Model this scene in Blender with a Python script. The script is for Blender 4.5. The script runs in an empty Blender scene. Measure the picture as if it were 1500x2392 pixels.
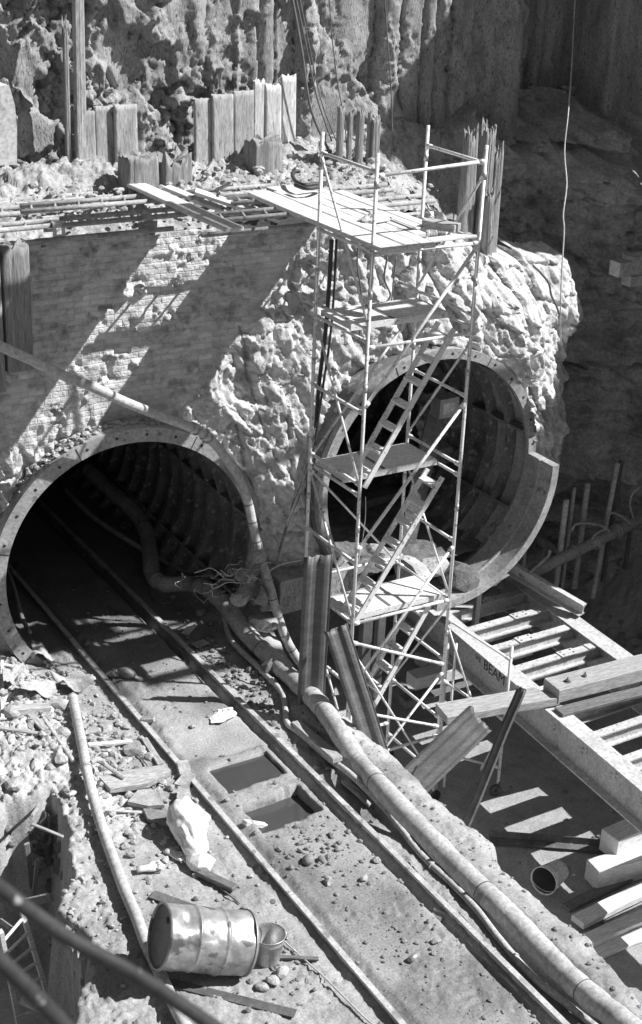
import bpy, math, random
import numpy as np
from mathutils import Vector, Matrix
random.seed(7)
RNG = np.random.default_rng(11)
SC = bpy.context.scene
COL = SC.collection
rad = math.radians

# ------------------------------------------------------------------ camera, sky, sun, exposure
CH = 13.3                                      # camera height above the pit floor (z = 0)
FPX, PITCH, ROLL, AZ = 3502., rad(23.709), rad(2.463), rad(32.23)
fh = np.array([math.sin(AZ), math.cos(AZ), 0]); rt = np.array([math.cos(AZ), -math.sin(AZ), 0]); ez = np.array([0, 0, 1.])
FW = fh*math.cos(PITCH) - ez*math.sin(PITCH); UP0 = fh*math.sin(PITCH) + ez*math.cos(PITCH)
RT = rt*math.cos(ROLL) + UP0*math.sin(ROLL); UP = UP0*math.cos(ROLL) - rt*math.sin(ROLL)
CAM = np.array([0, 0, CH])
cd = bpy.data.cameras.new('camera'); cam = bpy.data.objects.new('camera', cd); COL.objects.link(cam)
m = Matrix.Identity(4)
for i in range(3):
    m[i][0], m[i][1], m[i][2] = RT[i], UP[i], -FW[i]
m[2][3] = CH
cam.matrix_world = m
cd.sensor_fit = 'VERTICAL'; cd.sensor_height = 36.; cd.sensor_width = 24.; cd.lens = FPX/2392*36
cd.clip_start = .2; cd.clip_end = 400
cd.dof.use_dof = True; cd.dof.focus_distance = 17.5; cd.dof.aperture_fstop = 4.5
SC.camera = cam

SUN_D = np.array([-.82, .5, -1.])              # the way the light travels
w = bpy.data.worlds.new('World'); SC.world = w; w.use_nodes = True
nt = w.node_tree; nt.nodes.clear()
sky = nt.nodes.new('ShaderNodeTexSky'); sky.sky_type = 'NISHITA'; sky.sun_disc = False
sky.sun_elevation = math.atan2(1, math.hypot(.82, .5)); sky.sun_rotation = math.atan2(.82, -.5)
bw = nt.nodes.new('ShaderNodeRGBToBW'); bg = nt.nodes.new('ShaderNodeBackground'); wo = nt.nodes.new('ShaderNodeOutputWorld')
bg.inputs[1].default_value = .041
nt.links.new(sky.outputs[0], bw.inputs[0]); nt.links.new(bw.outputs[0], bg.inputs[0]); nt.links.new(bg.outputs[0], wo.inputs[0])
sl = bpy.data.lights.new('sun', 'SUN'); sl.energy = 5.0; sl.angle = rad(.5); sl.color = (1, 1, 1)   # a black and white photograph
so = bpy.data.objects.new('sun', sl); COL.objects.link(so); so.rotation_euler = Vector(SUN_D).to_track_quat('-Z', 'Y').to_euler()
so.location = (12, -8, 25)
vs = SC.view_settings
vs.view_transform = 'Standard'; vs.look = 'None'; vs.exposure = .55; vs.gamma = 1

# ------------------------------------------------------------------ survey: photograph points back onto real planes
def ray(x, y): return FW + RT*(x-750)/FPX - UP*(y-1196)/FPX
def onz(x, y, z):
    d = ray(x, y); return CAM + d*((z-CH)/d[2])
def onY(x, y, Y):
    d = ray(x, y); return CAM + d*(Y/d[1])
def onX(x, y, X):
    d = ray(x, y); return CAM + d*(X/d[0])
def dep(x, y, D): return CAM + D*ray(x, y)
def zat(X, Y, py):                             # height above (X, Y) seen at row py
    lo, hi = -3., 13.
    for _ in range(40):
        z = (lo+hi)/2; p = np.array([X, Y, z])-CAM; d = p@FW
        if 1196-FPX*(p@UP)/d > py: lo = z
        else: hi = z
    return z

# ------------------------------------------------------------------ noise
_P = RNG.permutation(512); _G = RNG.uniform(0, 2*np.pi, 512)
def perlin(x, y):
    xi = np.floor(x).astype(int); yi = np.floor(y).astype(int); xf = x-xi; yf = y-yi
    def g(ix, iy, dx, dy):
        h = _G[_P[(_P[ix & 511]+iy) & 511]]; return np.cos(h)*dx+np.sin(h)*dy
    u = xf**3*(xf*(xf*6-15)+10); v = yf**3*(yf*(yf*6-15)+10)
    a = g(xi, yi, xf, yf); b = g(xi+1, yi, xf-1, yf); c = g(xi, yi+1, xf, yf-1); d = g(xi+1, yi+1, xf-1, yf-1)
    return ((a+(b-a)*u)*(1-v)+(c+(d-c)*u)*v)*1.5
def fbm(x, y, o=4, g=.5):
    s = 0; a = 1; t = 0
    for i in range(o):
        s = s+a*perlin(x*2**i+17.3*i, y*2**i-9.1*i); t += a; a *= g
    return s/t
def ridged(x, y, o=3):
    s = 0; a = 1; t = 0
    for i in range(o):
        s = s+a*(1-2*np.abs(perlin(x*2**i+5.7*i, y*2**i+3.3*i))); t += a; a *= .5
    return s/t
def _h(ix, iy, k): return np.modf(np.abs(np.sin(ix*127.1+iy*311.7+k*74.7)*43758.5453))[0]
def chunk(x, y, tilt=.8, seed=0.):
    """broken facets: every jittered cell is a tilted plane of its own; returns height and distance to the crack"""
    ix, iy = np.floor(x), np.floor(y); b1 = np.full(x.shape, 9.); b2 = b1.copy(); v = np.zeros(x.shape)
    for i in (-1, 0, 1):
        for j in (-1, 0, 1):
            cx, cy = ix+i, iy+j; px, py = cx+.1+.8*_h(cx, cy, seed+1), cy+.1+.8*_h(cx, cy, seed+2)
            dx, dy = x-px, y-py; d = dx*dx+dy*dy
            hv = _h(cx, cy, seed+3)-.5+tilt*(dx*(_h(cx, cy, seed+4)-.5)+dy*(_h(cx, cy, seed+5)-.5))*2
            n = d < b1; b2 = np.where(n, b1, np.minimum(b2, d)); v = np.where(n, hv, v); b1 = np.where(n, d, b1)
    return v, np.sqrt(b2)-np.sqrt(b1)
def sstep(a, b, x):
    t = np.clip((x-a)/(b-a), 0, 1); return t*t*(3-2*t)

# ------------------------------------------------------------------ materials
MATS = {}
def new_mat(name):
    mt = bpy.data.materials.new(name); mt.use_nodes = True; MATS[name] = mt
    n = mt.node_tree.nodes; return mt, n, mt.node_tree.links, n['Principled BSDF']
def ramp(n, stops):
    r = n.new('ShaderNodeValToRGB'); e = r.color_ramp.elements
    e[0].position, e[0].color = stops[0][0], (stops[0][1],)*3+(1,)
    e[1].position, e[1].color = stops[-1][0], (stops[-1][1],)*3+(1,)
    for p, v in stops[1:-1]:
        k = e.new(p); k.color = (v, v, v, 1)
    return r
def mat(name, lo, hi, scale=6., stretch=(1, 1, 1), rough=.85, bump=.25, bscale=None, metal=0., speck=None, detail=8, bdist=.02, wet=False):
    """grey surface: large patches between lo and hi, fine grain, optional specks, bump"""
    mt, n, L, b = new_mat(name)
    tc = n.new('ShaderNodeTexCoord'); mp = n.new('ShaderNodeMapping'); mp.inputs['Scale'].default_value = stretch
    L.new(tc.outputs['Object'], mp.inputs[0])
    a = n.new('ShaderNodeTexNoise'); a.inputs['Scale'].default_value = scale; a.inputs['Detail'].default_value = detail; a.inputs['Roughness'].default_value = .62
    L.new(mp.outputs[0], a.inputs['Vector'])
    r = ramp(n, [(.3, lo), (.7, hi)]); L.new(a.outputs['Fac'], r.inputs[0]); out = r.outputs[0]
    f = n.new('ShaderNodeTexNoise'); f.inputs['Scale'].default_value = bscale or scale*9; f.inputs['Detail'].default_value = 6; f.inputs['Roughness'].default_value = .7
    L.new(mp.outputs[0], f.inputs['Vector'])
    fr = ramp(n, [(.32, .62), (.68, 1.25)]); L.new(f.outputs['Fac'], fr.inputs[0])
    mx = n.new('ShaderNodeMix'); mx.data_type = 'RGBA'; mx.blend_type = 'MULTIPLY'; mx.inputs[0].default_value = 1
    L.new(out, mx.inputs[6]); L.new(fr.outputs[0], mx.inputs[7]); out = mx.outputs[2]
    if speck:                                  # (scale, threshold, value)
        v = n.new('ShaderNodeTexNoise'); v.inputs['Scale'].default_value = speck[0]; v.inputs['Detail'].default_value = 3
        L.new(mp.outputs[0], v.inputs['Vector']); vr = ramp(n, [(speck[1]-.03, 0), (speck[1]+.03, 1)]); L.new(v.outputs['Fac'], vr.inputs[0])
        m2 = n.new('ShaderNodeMix'); m2.data_type = 'RGBA'; L.new(vr.outputs[0], m2.inputs[0]); L.new(out, m2.inputs[6]); m2.inputs[7].default_value = (speck[2],)*3+(1,)
        out = m2.outputs[2]
    if wet:                                    # painted 'wet' attribute: darker smoother mud
        at = n.new('ShaderNodeAttribute'); at.attribute_name = 'wet'
        m3 = n.new('ShaderNodeMix'); m3.data_type = 'RGBA'; m3.blend_type = 'MULTIPLY'; L.new(at.outputs['Fac'], m3.inputs[0]); L.new(out, m3.inputs[6]); m3.inputs[7].default_value = (.62, .62, .62, 1)
        out = m3.outputs[2]
        ad = n.new('ShaderNodeAttribute'); ad.attribute_name = 'dry'
        m4 = n.new('ShaderNodeMix'); m4.data_type = 'RGBA'; m4.blend_type = 'MULTIPLY'; L.new(ad.outputs['Fac'], m4.inputs[0]); L.new(out, m4.inputs[6]); m4.inputs[7].default_value = (1.5, 1.5, 1.5, 1)
        out = m4.outputs[2]
        mr = n.new('ShaderNodeMapRange'); mr.inputs['To Min'].default_value = rough; mr.inputs['To Max'].default_value = .38
        L.new(at.outputs['Fac'], mr.inputs[0]); L.new(mr.outputs[0], b.inputs['Roughness'])
    else: b.inputs['Roughness'].default_value = rough
    L.new(out, b.inputs['Base Color']); b.inputs['Metallic'].default_value = metal
    if bump:
        bp = n.new('ShaderNodeBump'); bp.inputs['Strength'].default_value = bump; bp.inputs['Distance'].default_value = bdist
        L.new(f.outputs['Fac'], bp.inputs['Height']); L.new(bp.outputs[0], b.inputs['Normal'])
    return mt
def brick_mat():
    mt, n, L, b = new_mat('old_brickwork')
    tc = n.new('ShaderNodeTexCoord'); sp = n.new('ShaderNodeSeparateXYZ'); cb = n.new('ShaderNodeCombineXYZ')
    L.new(tc.outputs['Object'], sp.inputs[0])
    L.new(sp.outputs[0], cb.inputs[0]); L.new(sp.outputs[2], cb.inputs[1])
    br = n.new('ShaderNodeTexBrick'); L.new(cb.outputs[0], br.inputs['Vector'])
    br.inputs['Scale'].default_value = 1; br.inputs['Brick Width'].default_value = .235; br.inputs['Row Height'].default_value = .083
    br.inputs['Mortar Size'].default_value = .011; br.inputs['Mortar Smooth'].default_value = .6; br.inputs['Bias'].default_value = -.1
    br.inputs['Color1'].default_value = (.60, .60, .60, 1); br.inputs['Color2'].default_value = (.30, .30, .30, 1); br.inputs['Mortar'].default_value = (.5, .5, .5, 1)
    a = n.new('ShaderNodeTexNoise'); a.inputs['Scale'].default_value = 2.3; a.inputs['Detail'].default_value = 8; a.inputs['Roughness'].default_value = .65; L.new(tc.outputs['Object'], a.inputs['Vector'])
    ar = ramp(n, [(.3, .62), (.62, 1.25)]); L.new(a.outputs['Fac'], ar.inputs[0])
    mx = n.new('ShaderNodeMix'); mx.data_type = 'RGBA'; mx.blend_type = 'MULTIPLY'; mx.inputs[0].default_value = 1
    L.new(br.outputs[0], mx.inputs[6]); L.new(ar.outputs[0], mx.inputs[7])
    # lime wash and clay smears over the bricks
    c = n.new('ShaderNodeTexNoise'); c.inputs['Scale'].default_value = 5; c.inputs['Detail'].default_value = 9; c.inputs['Roughness'].default_value = .7; L.new(tc.outputs['Object'], c.inputs['Vector'])
    cr = ramp(n, [(.44, 0), (.60, .9)]); L.new(c.outputs['Fac'], cr.inputs[0])
    m2 = n.new('ShaderNodeMix'); m2.data_type = 'RGBA'; L.new(cr.outputs[0], m2.inputs[0]); L.new(mx.outputs[2], m2.inputs[6]); m2.inputs[7].default_value = (.62, .62, .62, 1)
    at = n.new('ShaderNodeAttribute'); at.attribute_name = 'rock'
    rr = n.new('ShaderNodeTexNoise'); rr.inputs['Scale'].default_value = 7; rr.inputs['Detail'].default_value = 9; rr.inputs['Roughness'].default_value = .68; L.new(tc.outputs['Object'], rr.inputs['Vector'])
    rc = ramp(n, [(.3, .30), (.5, .52), (.7, .72)]); L.new(rr.outputs['Fac'], rc.inputs[0])
    m3 = n.new('ShaderNodeMix'); m3.data_type = 'RGBA'; L.new(at.outputs['Fac'], m3.inputs[0]); L.new(m2.outputs[2], m3.inputs[6]); L.new(rc.outputs[0], m3.inputs[7])
    L.new(m3.outputs[2], b.inputs['Base Color']); b.inputs['Roughness'].default_value = .9
    inv = n.new('ShaderNodeMath'); inv.operation = 'SUBTRACT'; inv.inputs[0].default_value = 1; L.new(at.outputs['Fac'], inv.inputs[1])
    f1 = n.new('ShaderNodeMath'); f1.operation = 'MULTIPLY'; L.new(br.outputs['Fac'], f1.inputs[0]); L.new(inv.outputs[0], f1.inputs[1])
    g = n.new('ShaderNodeTexNoise'); g.inputs['Scale'].default_value = 26; g.inputs['Detail'].default_value = 6; L.new(tc.outputs['Object'], g.inputs['Vector'])
    h = n.new('ShaderNodeMath'); h.operation = 'MULTIPLY_ADD'; h.inputs[1].default_value = -.6; L.new(f1.outputs[0], h.inputs[0]); L.new(g.outputs['Fac'], h.inputs[2])
    bp = n.new('ShaderNodeBump'); bp.inputs['Strength'].default_value = .7; bp.inputs['Distance'].default_value = .025
    L.new(h.outputs[0], bp.inputs['Height']); L.new(bp.outputs[0], b.inputs['Normal'])
    return mt
mat('mud', .25, .40, 1.6, rough=.8, bump=.6, bscale=34, wet=True, speck=(55, .68, .4), bdist=.02)
mat('pit_earth', .27, .42, 2.2, rough=.9, bump=.6, bscale=36, speck=(50, .66, .42))
mat('clay', .09, .21, 1.8, rough=.9, bump=.7, bscale=22, speck=(30, .68, .35))
mat('bank_clay', .20, .50, 1.2, rough=.95, bump=.9, bscale=16, speck=(24, .66, .5))
mat('dry_rubble', .28, .52, 3., rough=.95, bump=.8, bscale=26, speck=(14, .66, .2))
mat('stone', .24, .56, 5., rough=.85, bump=.5)
mat('dark_stone', .16, .3, 6., rough=.8, bump=.5)
mat('pile_concrete', .24, .52, 1.5, (2.2, 2.2, .7), rough=.92, bump=1., bscale=24, speck=(22, .63, .10))
mat('board_concrete', .28, .54, 2.6, (2.6, 2.6, .5), rough=.9, bump=.5, bscale=14, speck=(9, .66, .15))
mat('board_pale', .5, .76, 2.6, (2.6, 2.6, .5), rough=.9, bump=.4, bscale=14, speck=(9, .68, .25))
mat('old_timber', .17, .42, 4., (9, 9, .7), rough=.9, bump=.7, bscale=12)
mat('timber', .58, .78, 3., (1.2, 14, 14), rough=.8, bump=.25, bscale=6)
mat('worn_timber', .28, .5, 3., (1.2, 12, 12), rough=.85, bump=.4, bscale=6, speck=(3, .72, .12))
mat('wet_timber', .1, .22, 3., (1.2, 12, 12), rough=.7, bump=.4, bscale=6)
mat('ply', .62, .74, 2.5, rough=.75, bump=.08, speck=(9, .69, .45))
mat('aluminium', .74, .86, 9., rough=.45, bump=.15, metal=.1, speck=(15, .63, .36))
mat('steel_light', .46, .68, 2.2, rough=.6, bump=.15, speck=(5, .70, .3))
mat('steel_dark', .09, .17, 4., rough=.65, bump=.2, speck=(16, .66, .26))
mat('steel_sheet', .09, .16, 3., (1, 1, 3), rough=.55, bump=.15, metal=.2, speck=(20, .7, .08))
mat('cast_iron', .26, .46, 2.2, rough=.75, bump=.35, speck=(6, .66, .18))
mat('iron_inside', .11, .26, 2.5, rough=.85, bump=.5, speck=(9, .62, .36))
mat('rail_steel', .36, .62, 4., rough=.5, bump=.25, speck=(6, .62, .24))
mat('hose', .34, .60, 2.2, rough=.7, bump=.3, speck=(4, .66, .26))
mat('pipe_pale', .40, .60, 2., rough=.65, bump=.25, speck=(4, .68, .3))
mat('rubber', .035, .06, 5., rough=.6, bump=.15)
mat('cable', .12, .2, 5., rough=.6, bump=.1)
mat('cable_pale', .45, .6, 5., rough=.6, bump=.1)
mat('paint_black', .03, .05, 5., rough=.6, bump=0)
mat('rod_dark', .03, .06, 8., rough=.45, bump=.1, speck=(17, .69, .4))
mat('drum_paint', .26, .50, 2.6, rough=.40, bump=.2, bscale=6, metal=.45, speck=(5, .60, .14), bdist=.04)
mat('drum_lid', .07, .12, 3., rough=.5, bump=.12, metal=.3)
mat('galvanised', .42, .60, 6., rough=.38, bump=.1, metal=.55)
mat('sacking', .82, .9, 7., rough=.9, bump=.15)
mat('canvas', .36, .5, 5., rough=.9, bump=.3)
mat('glove', .62, .78, 8., rough=.9, bump=.3)
mat('cloth', .5, .62, 8., rough=.9, bump=.3)
mat('concrete_wall', .3, .4, 1., rough=.9, bump=.2)
brick_mat()
mw, n_, L_, b_ = new_mat('pit_water')
b_.inputs['Base Color'].default_value = (.06, .06, .06, 1); b_.inputs['Roughness'].default_value = .08
nz = n_.new('ShaderNodeTexNoise'); nz.inputs['Scale'].default_value = 3; bp = n_.new('ShaderNodeBump'); bp.inputs['Strength'].default_value = .06
L_.new(nz.outputs['Fac'], bp.inputs['Height']); L_.new(bp.outputs[0], b_.inputs['Normal'])

# ------------------------------------------------------------------ mesh helpers
V = lambda p: np.array(p, float)
def unit(v): v = V(v); return v/np.linalg.norm(v)
class MB:
    def __init__(s): s.v = []; s.f = []
    def add(s, vs, fs):
        o = len(s.v); s.v += [tuple(map(float, p)) for p in vs]; s.f += [tuple(i+o for i in f) for f in fs]; return s
    def hexa(s, c):                            # 8 corners: bottom ring, top ring
        return s.add(c, [(3, 2, 1, 0), (4, 5, 6, 7), (0, 1, 5, 4), (1, 2, 6, 5), (2, 3, 7, 6), (3, 0, 4, 7)])
    def box(s, lo, hi):
        x0, y0, z0 = lo; x1, y1, z1 = hi
        return s.hexa([(x0, y0, z0), (x1, y0, z0), (x1, y1, z0), (x0, y1, z0), (x0, y0, z1), (x1, y0, z1), (x1, y1, z1), (x0, y1, z1)])
    def bar(s, a, b, wd, h, up=(0, 0, 1), cut=0.):   # board between two centre points, width wd, height h
        a, b = V(a), V(b); d = unit(b-a); sd = unit(np.cross(up, d)); u = np.cross(d, sd)
        c = []
        for q in (-h/2, h/2):
            c += [a+sd*(-wd/2)+u*q, b+sd*(-wd/2)+u*q+d*cut, b+sd*(wd/2)+u*q-d*cut, a+sd*(wd/2)+u*q]
        return s.hexa(c)
    def tube(s, pts, r, n=8, cap=True, rr=None):
        pts = [V(p) for p in pts]; N = len(pts); prev = None; o = []
        for i, p in enumerate(pts):
            t = unit(pts[min(i+1, N-1)]-pts[max(i-1, 0)])
            if prev is None:
                h = V((0, 0, 1)) if abs(t[2]) < .9 else V((1, 0, 0)); a = unit(np.cross(t, h))
            else: a = unit(prev-t*(prev@t))
            prev = a; b = np.cross(t, a); R = r if rr is None else rr[i]
            o += [p+R*(a*math.cos(2*math.pi*k/n)+b*math.sin(2*math.pi*k/n)) for k in range(n)]
        f = [(i*n+k, i*n+(k+1) % n, (i+1)*n+(k+1) % n, (i+1)*n+k) for i in range(N-1) for k in range(n)]
        if cap: f += [tuple(range(n))[::-1], tuple((N-1)*n+k for k in range(n))]
        return s.add(o, f)
    def prism(s, prof, a, b, up=(0, 0, 1), closed=True):   # profile (side, up) swept from a to b
        a, b = V(a), V(b); d = unit(b-a); sd = unit(np.cross(d, up)); u = np.cross(sd, d); n = len(prof)
        vs = [a+sd*p+u*q for p, q in prof]+[b+sd*p+u*q for p, q in prof]
        f = [(k, (k+1) % n, n+(k+1) % n, n+k) for k in range(n if closed else n-1)]
        if closed: f += [tuple(range(n))[::-1], tuple(range(n, 2*n))]
        return s.add(vs, f)
    def lathe(s, prof, base, axis=(0, 0, 1), n=32):        # profile (radius, along)
        base = V(base); ax = unit(axis); h = V((1, 0, 0)) if abs(ax[0]) < .9 else V((0, 1, 0)); a = unit(np.cross(ax, h)); b = np.cross(ax, a)
        vs = [base+ax*z+r*(a*math.cos(2*math.pi*k/n)+b*math.sin(2*math.pi*k/n)) for r, z in prof for k in range(n)]
        return s.add(vs, [(i*n+k, i*n+(k+1) % n, (i+1)*n+(k+1) % n, (i+1)*n+k) for i in range(len(prof)-1) for k in range(n)])
    def rock(s, c, r, sq=(1, 1, .7), sub=1, rough=.25, seed=None):
        vs, fs = ICO[sub]; rg = np.random.default_rng(seed if seed is not None else RNG.integers(1 << 30))
        k = vs.copy()
        for _ in range(5 if rough > .15 else 2):   # knock flat faces off
            q = rg.normal(0, 1, 3); q /= np.linalg.norm(q); h = rg.uniform(.45, .8) if rough > .15 else rg.uniform(.7, .92)
            e = k@q; k = k-np.outer(np.maximum(e-h, 0), q)
        k = k*(1+rough*.45*rg.normal(0, .6, (len(vs), 1)).clip(-1, 1))
        an = rg.uniform(0, 6.28); R = np.array([[math.cos(an), -math.sin(an), 0], [math.sin(an), math.cos(an), 0], [0, 0, 1]])
        tl = rg.uniform(-.5, .5); T = np.array([[1, 0, 0], [0, math.cos(tl), -math.sin(tl)], [0, math.sin(tl), math.cos(tl)]])
        return s.add((k*V(sq)*r*1.12)@T.T@R.T+V(c), fs)
def ico(sub):
    import bmesh
    bm = bmesh.new(); bmesh.ops.create_icosphere(bm, subdivisions=sub, radius=1)
    bm.verts.ensure_lookup_table()
    r = (np.array([v.co[:] for v in bm.verts]), [tuple(v.index for v in f.verts) for f in bm.faces]); bm.free(); return r
ICO = {1: ico(1), 2: ico(2), 3: ico(3)}
def smooth_path(pts, k=6):                     # Catmull-Rom
    p = [V(q) for q in pts]; p = [2*p[0]-p[1]]+p+[2*p[-1]-p[-2]]; o = []
    for i in range(1, len(p)-2):
        for j in range(k):
            t = j/k; a, b, c, d = p[i-1:i+3]
            o.append(.5*((2*b)+(c-a)*t+(2*a-5*b+4*c-d)*t*t+(3*b-a-3*c+d)*t**3))
    return o+[p[-2]]
def mesh_obj(name, vs, fs, m_, parent=None, smooth=False, frame=None):
    me = bpy.data.meshes.new(name); me.from_pydata(vs, [], fs); me.validate(); me.update()
    me.materials.append(MATS[m_])
    if smooth: me.polygons.foreach_set('use_smooth', [True]*len(me.polygons))
    o = bpy.data.objects.new(name, me); COL.objects.link(o)
    if frame is not None: o.matrix_basis = frame
    if parent:
        o.parent = parent; o.matrix_parent_inverse = WORLD[parent.name].inverted()
    WORLD[o.name] = frame.copy() if frame is not None else Matrix.Identity(4)
    return o
WORLD = {}
def put(name, mb, m_, parent=None, smooth=False): return mesh_obj(name, mb.v, mb.f, m_, parent, smooth)
def board(name, a, b, wd, h, m_, parent=None, up=(0, 0, 1), seg=1, warp=0., cut=0.):
    """a plank with its own long axis, so the grain runs along it; a, b are the ends of its centre line"""
    a, b = V(a), V(b); d = b-a; ln = np.linalg.norm(d); d = d/ln; sd = unit(np.cross(up, d)); u = np.cross(d, sd); c = (a+b)/2
    fr = Matrix.Identity(4)
    for i in range(3): fr[i][0], fr[i][1], fr[i][2], fr[i][3] = d[i], sd[i], u[i], c[i]
    vs = []; fs = []; n = max(2, int(ln/.25)) if warp else 2
    rg = np.random.default_rng(int(abs(a[0]*977+a[1]*331+b[2]*57)) % 99991)
    ph = rg.uniform(0, 6, 3)
    for i in range(n):
        x = -ln/2+ln*i/(n-1); oz = warp*math.sin(ph[0]+x*2.1)*.6; oy = warp*math.sin(ph[1]+x*1.3)
        e = [(rg.normal(0, warp*.25) if warp else 0) for _ in range(4)]
        sk = (cut if i == n-1 else 0)
        vs += [(x-sk, -wd/2+oy+e[0], -h/2+oz), (x+sk, wd/2+oy+e[1], -h/2+oz), (x+sk, wd/2+oy+e[2], h/2+oz), (x-sk, -wd/2+oy+e[3], h/2+oz)]
    for i in range(n-1):
        for k in range(4): fs.append((i*4+k, i*4+(k+1) % 4, i*4+4+(k+1) % 4, i*4+4+k))
    fs += [(3, 2, 1, 0), tuple(4*(n-1)+k for k in range(4))]
    o = mesh_obj(name, vs, [f[::-1] for f in fs], m_, parent, frame=fr)
    bv = o.modifiers.new('edge', 'BEVEL'); bv.width = min(.008, h*.2); bv.segments = 1
    return o
def tag(o, label=None, cat=None, group=None, kind=None):
    if label: o['label'] = label
    if cat: o['category'] = cat
    if group: o['group'] = group
    if kind: o['kind'] = kind
    return o
def thing(name, loc, label, cat, group=None):
    o = bpy.data.objects.new(name, None); COL.objects.link(o); o.location = Vector(loc); o.empty_display_size = .1
    WORLD[o.name] = Matrix.Translation(Vector(loc)); o.location = Vector(loc); return tag(o, label, cat, group)
def grid(name, P, m_, parent=None, mask=None, attrs=None, smooth=True, flip=False):
    ny, nx = P.shape[:2]; idx = np.arange(ny*nx).reshape(ny, nx)
    q = np.stack([idx[:-1, :-1], idx[:-1, 1:], idx[1:, 1:], idx[1:, :-1]], -1).reshape(-1, 4)
    if flip: q = q[:, ::-1]
    if mask is not None:
        k = mask.reshape(-1); q = q[k[q].all(1)]
    used = np.unique(q); re = np.full(ny*nx, -1); re[used] = np.arange(len(used)); q = re[q]
    co = P.reshape(-1, 3)[used].astype(np.float32)
    me = bpy.data.meshes.new(name); me.vertices.add(len(co)); me.vertices.foreach_set('co', co.ravel())
    me.loops.add(q.size); me.loops.foreach_set('vertex_index', q.ravel().astype(np.int32))
    me.polygons.add(len(q)); me.polygons.foreach_set('loop_start', np.arange(0, q.size, 4, dtype=np.int32)); me.polygons.foreach_set('loop_total', np.full(len(q), 4, np.int32))
    if smooth: me.polygons.foreach_set('use_smooth', np.ones(len(q), bool))
    me.update(calc_edges=True); me.materials.append(MATS[m_])
    for k, a in (attrs or {}).items():
        at = me.attributes.new(k, 'FLOAT', 'POINT'); at.data.foreach_set('value', a.reshape(-1)[used].astype(np.float32))
    o = bpy.data.objects.new(name, me); COL.objects.link(o)
    if parent: o.parent = parent; o.matrix_parent_inverse = WORLD[parent.name].inverted()
    WORLD[o.name] = Matrix.Identity(4)
    return o

# ================================================================== the setting: ground, banks, walls, tunnels
RE = np.array([(5, 9.3), (8.5, 9.61), (9.2, 9.73), (9.64, 9.8), (10.05, 9.74), (10.6, 9.77), (11.1, 9.71), (11.57, 9.93), (12.1, 9.89), (12.7, 9.85), (13.4, 9.94), (13.8, 9.92), (15.5, 9.88), (16.05, 9.9), (17.46, 10.25), (18.2, 10.36), (19, 10.4)])
LE = np.array([(5, 3.6), (10.6, 4.2), (11.2, 4.5), (11.5, 4.66), (11.6, 4.85), (12.2, 5.05), (12.8, 4.95), (13.24, 5.3), (14.0, 5.6), (14.6, 5.7)])
xr = lambda Y: 8.69+.0121*(Y-8.69)             # right rail
xl = lambda Y: 7.23+.0187*(Y-9.9)              # left rail
SUMPS = [[(485, 1808), (620, 1768), (670, 1818), (535, 1866)], [(560, 1895), (695, 1848), (755, 1905), (615, 1960)]]
SUMPS = [np.array([onz(*p, 2.36)[:2] for p in q]) for q in SUMPS]
def in_quad(q, X, Y, grow=0.):
    c = q.mean(0); k = np.full(X.shape, 9.); n = len(q)
    for i in range(n):
        a, b = q[i], q[(i+1) % n]; e = unit(b-a); nr = np.array([-e[1], e[0]])
        if (c-a)@nr < 0: nr = -nr
        k = np.minimum(k, (X-a[0])*nr[0]+(Y-a[1])*nr[1])
    return k+grow
PUD = np.array([onz(*p, 2.36)[:2] for p in [(395, 1725), (475, 1700), (560, 1675), (625, 1738), (560, 1765), (450, 1790)]])
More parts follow.
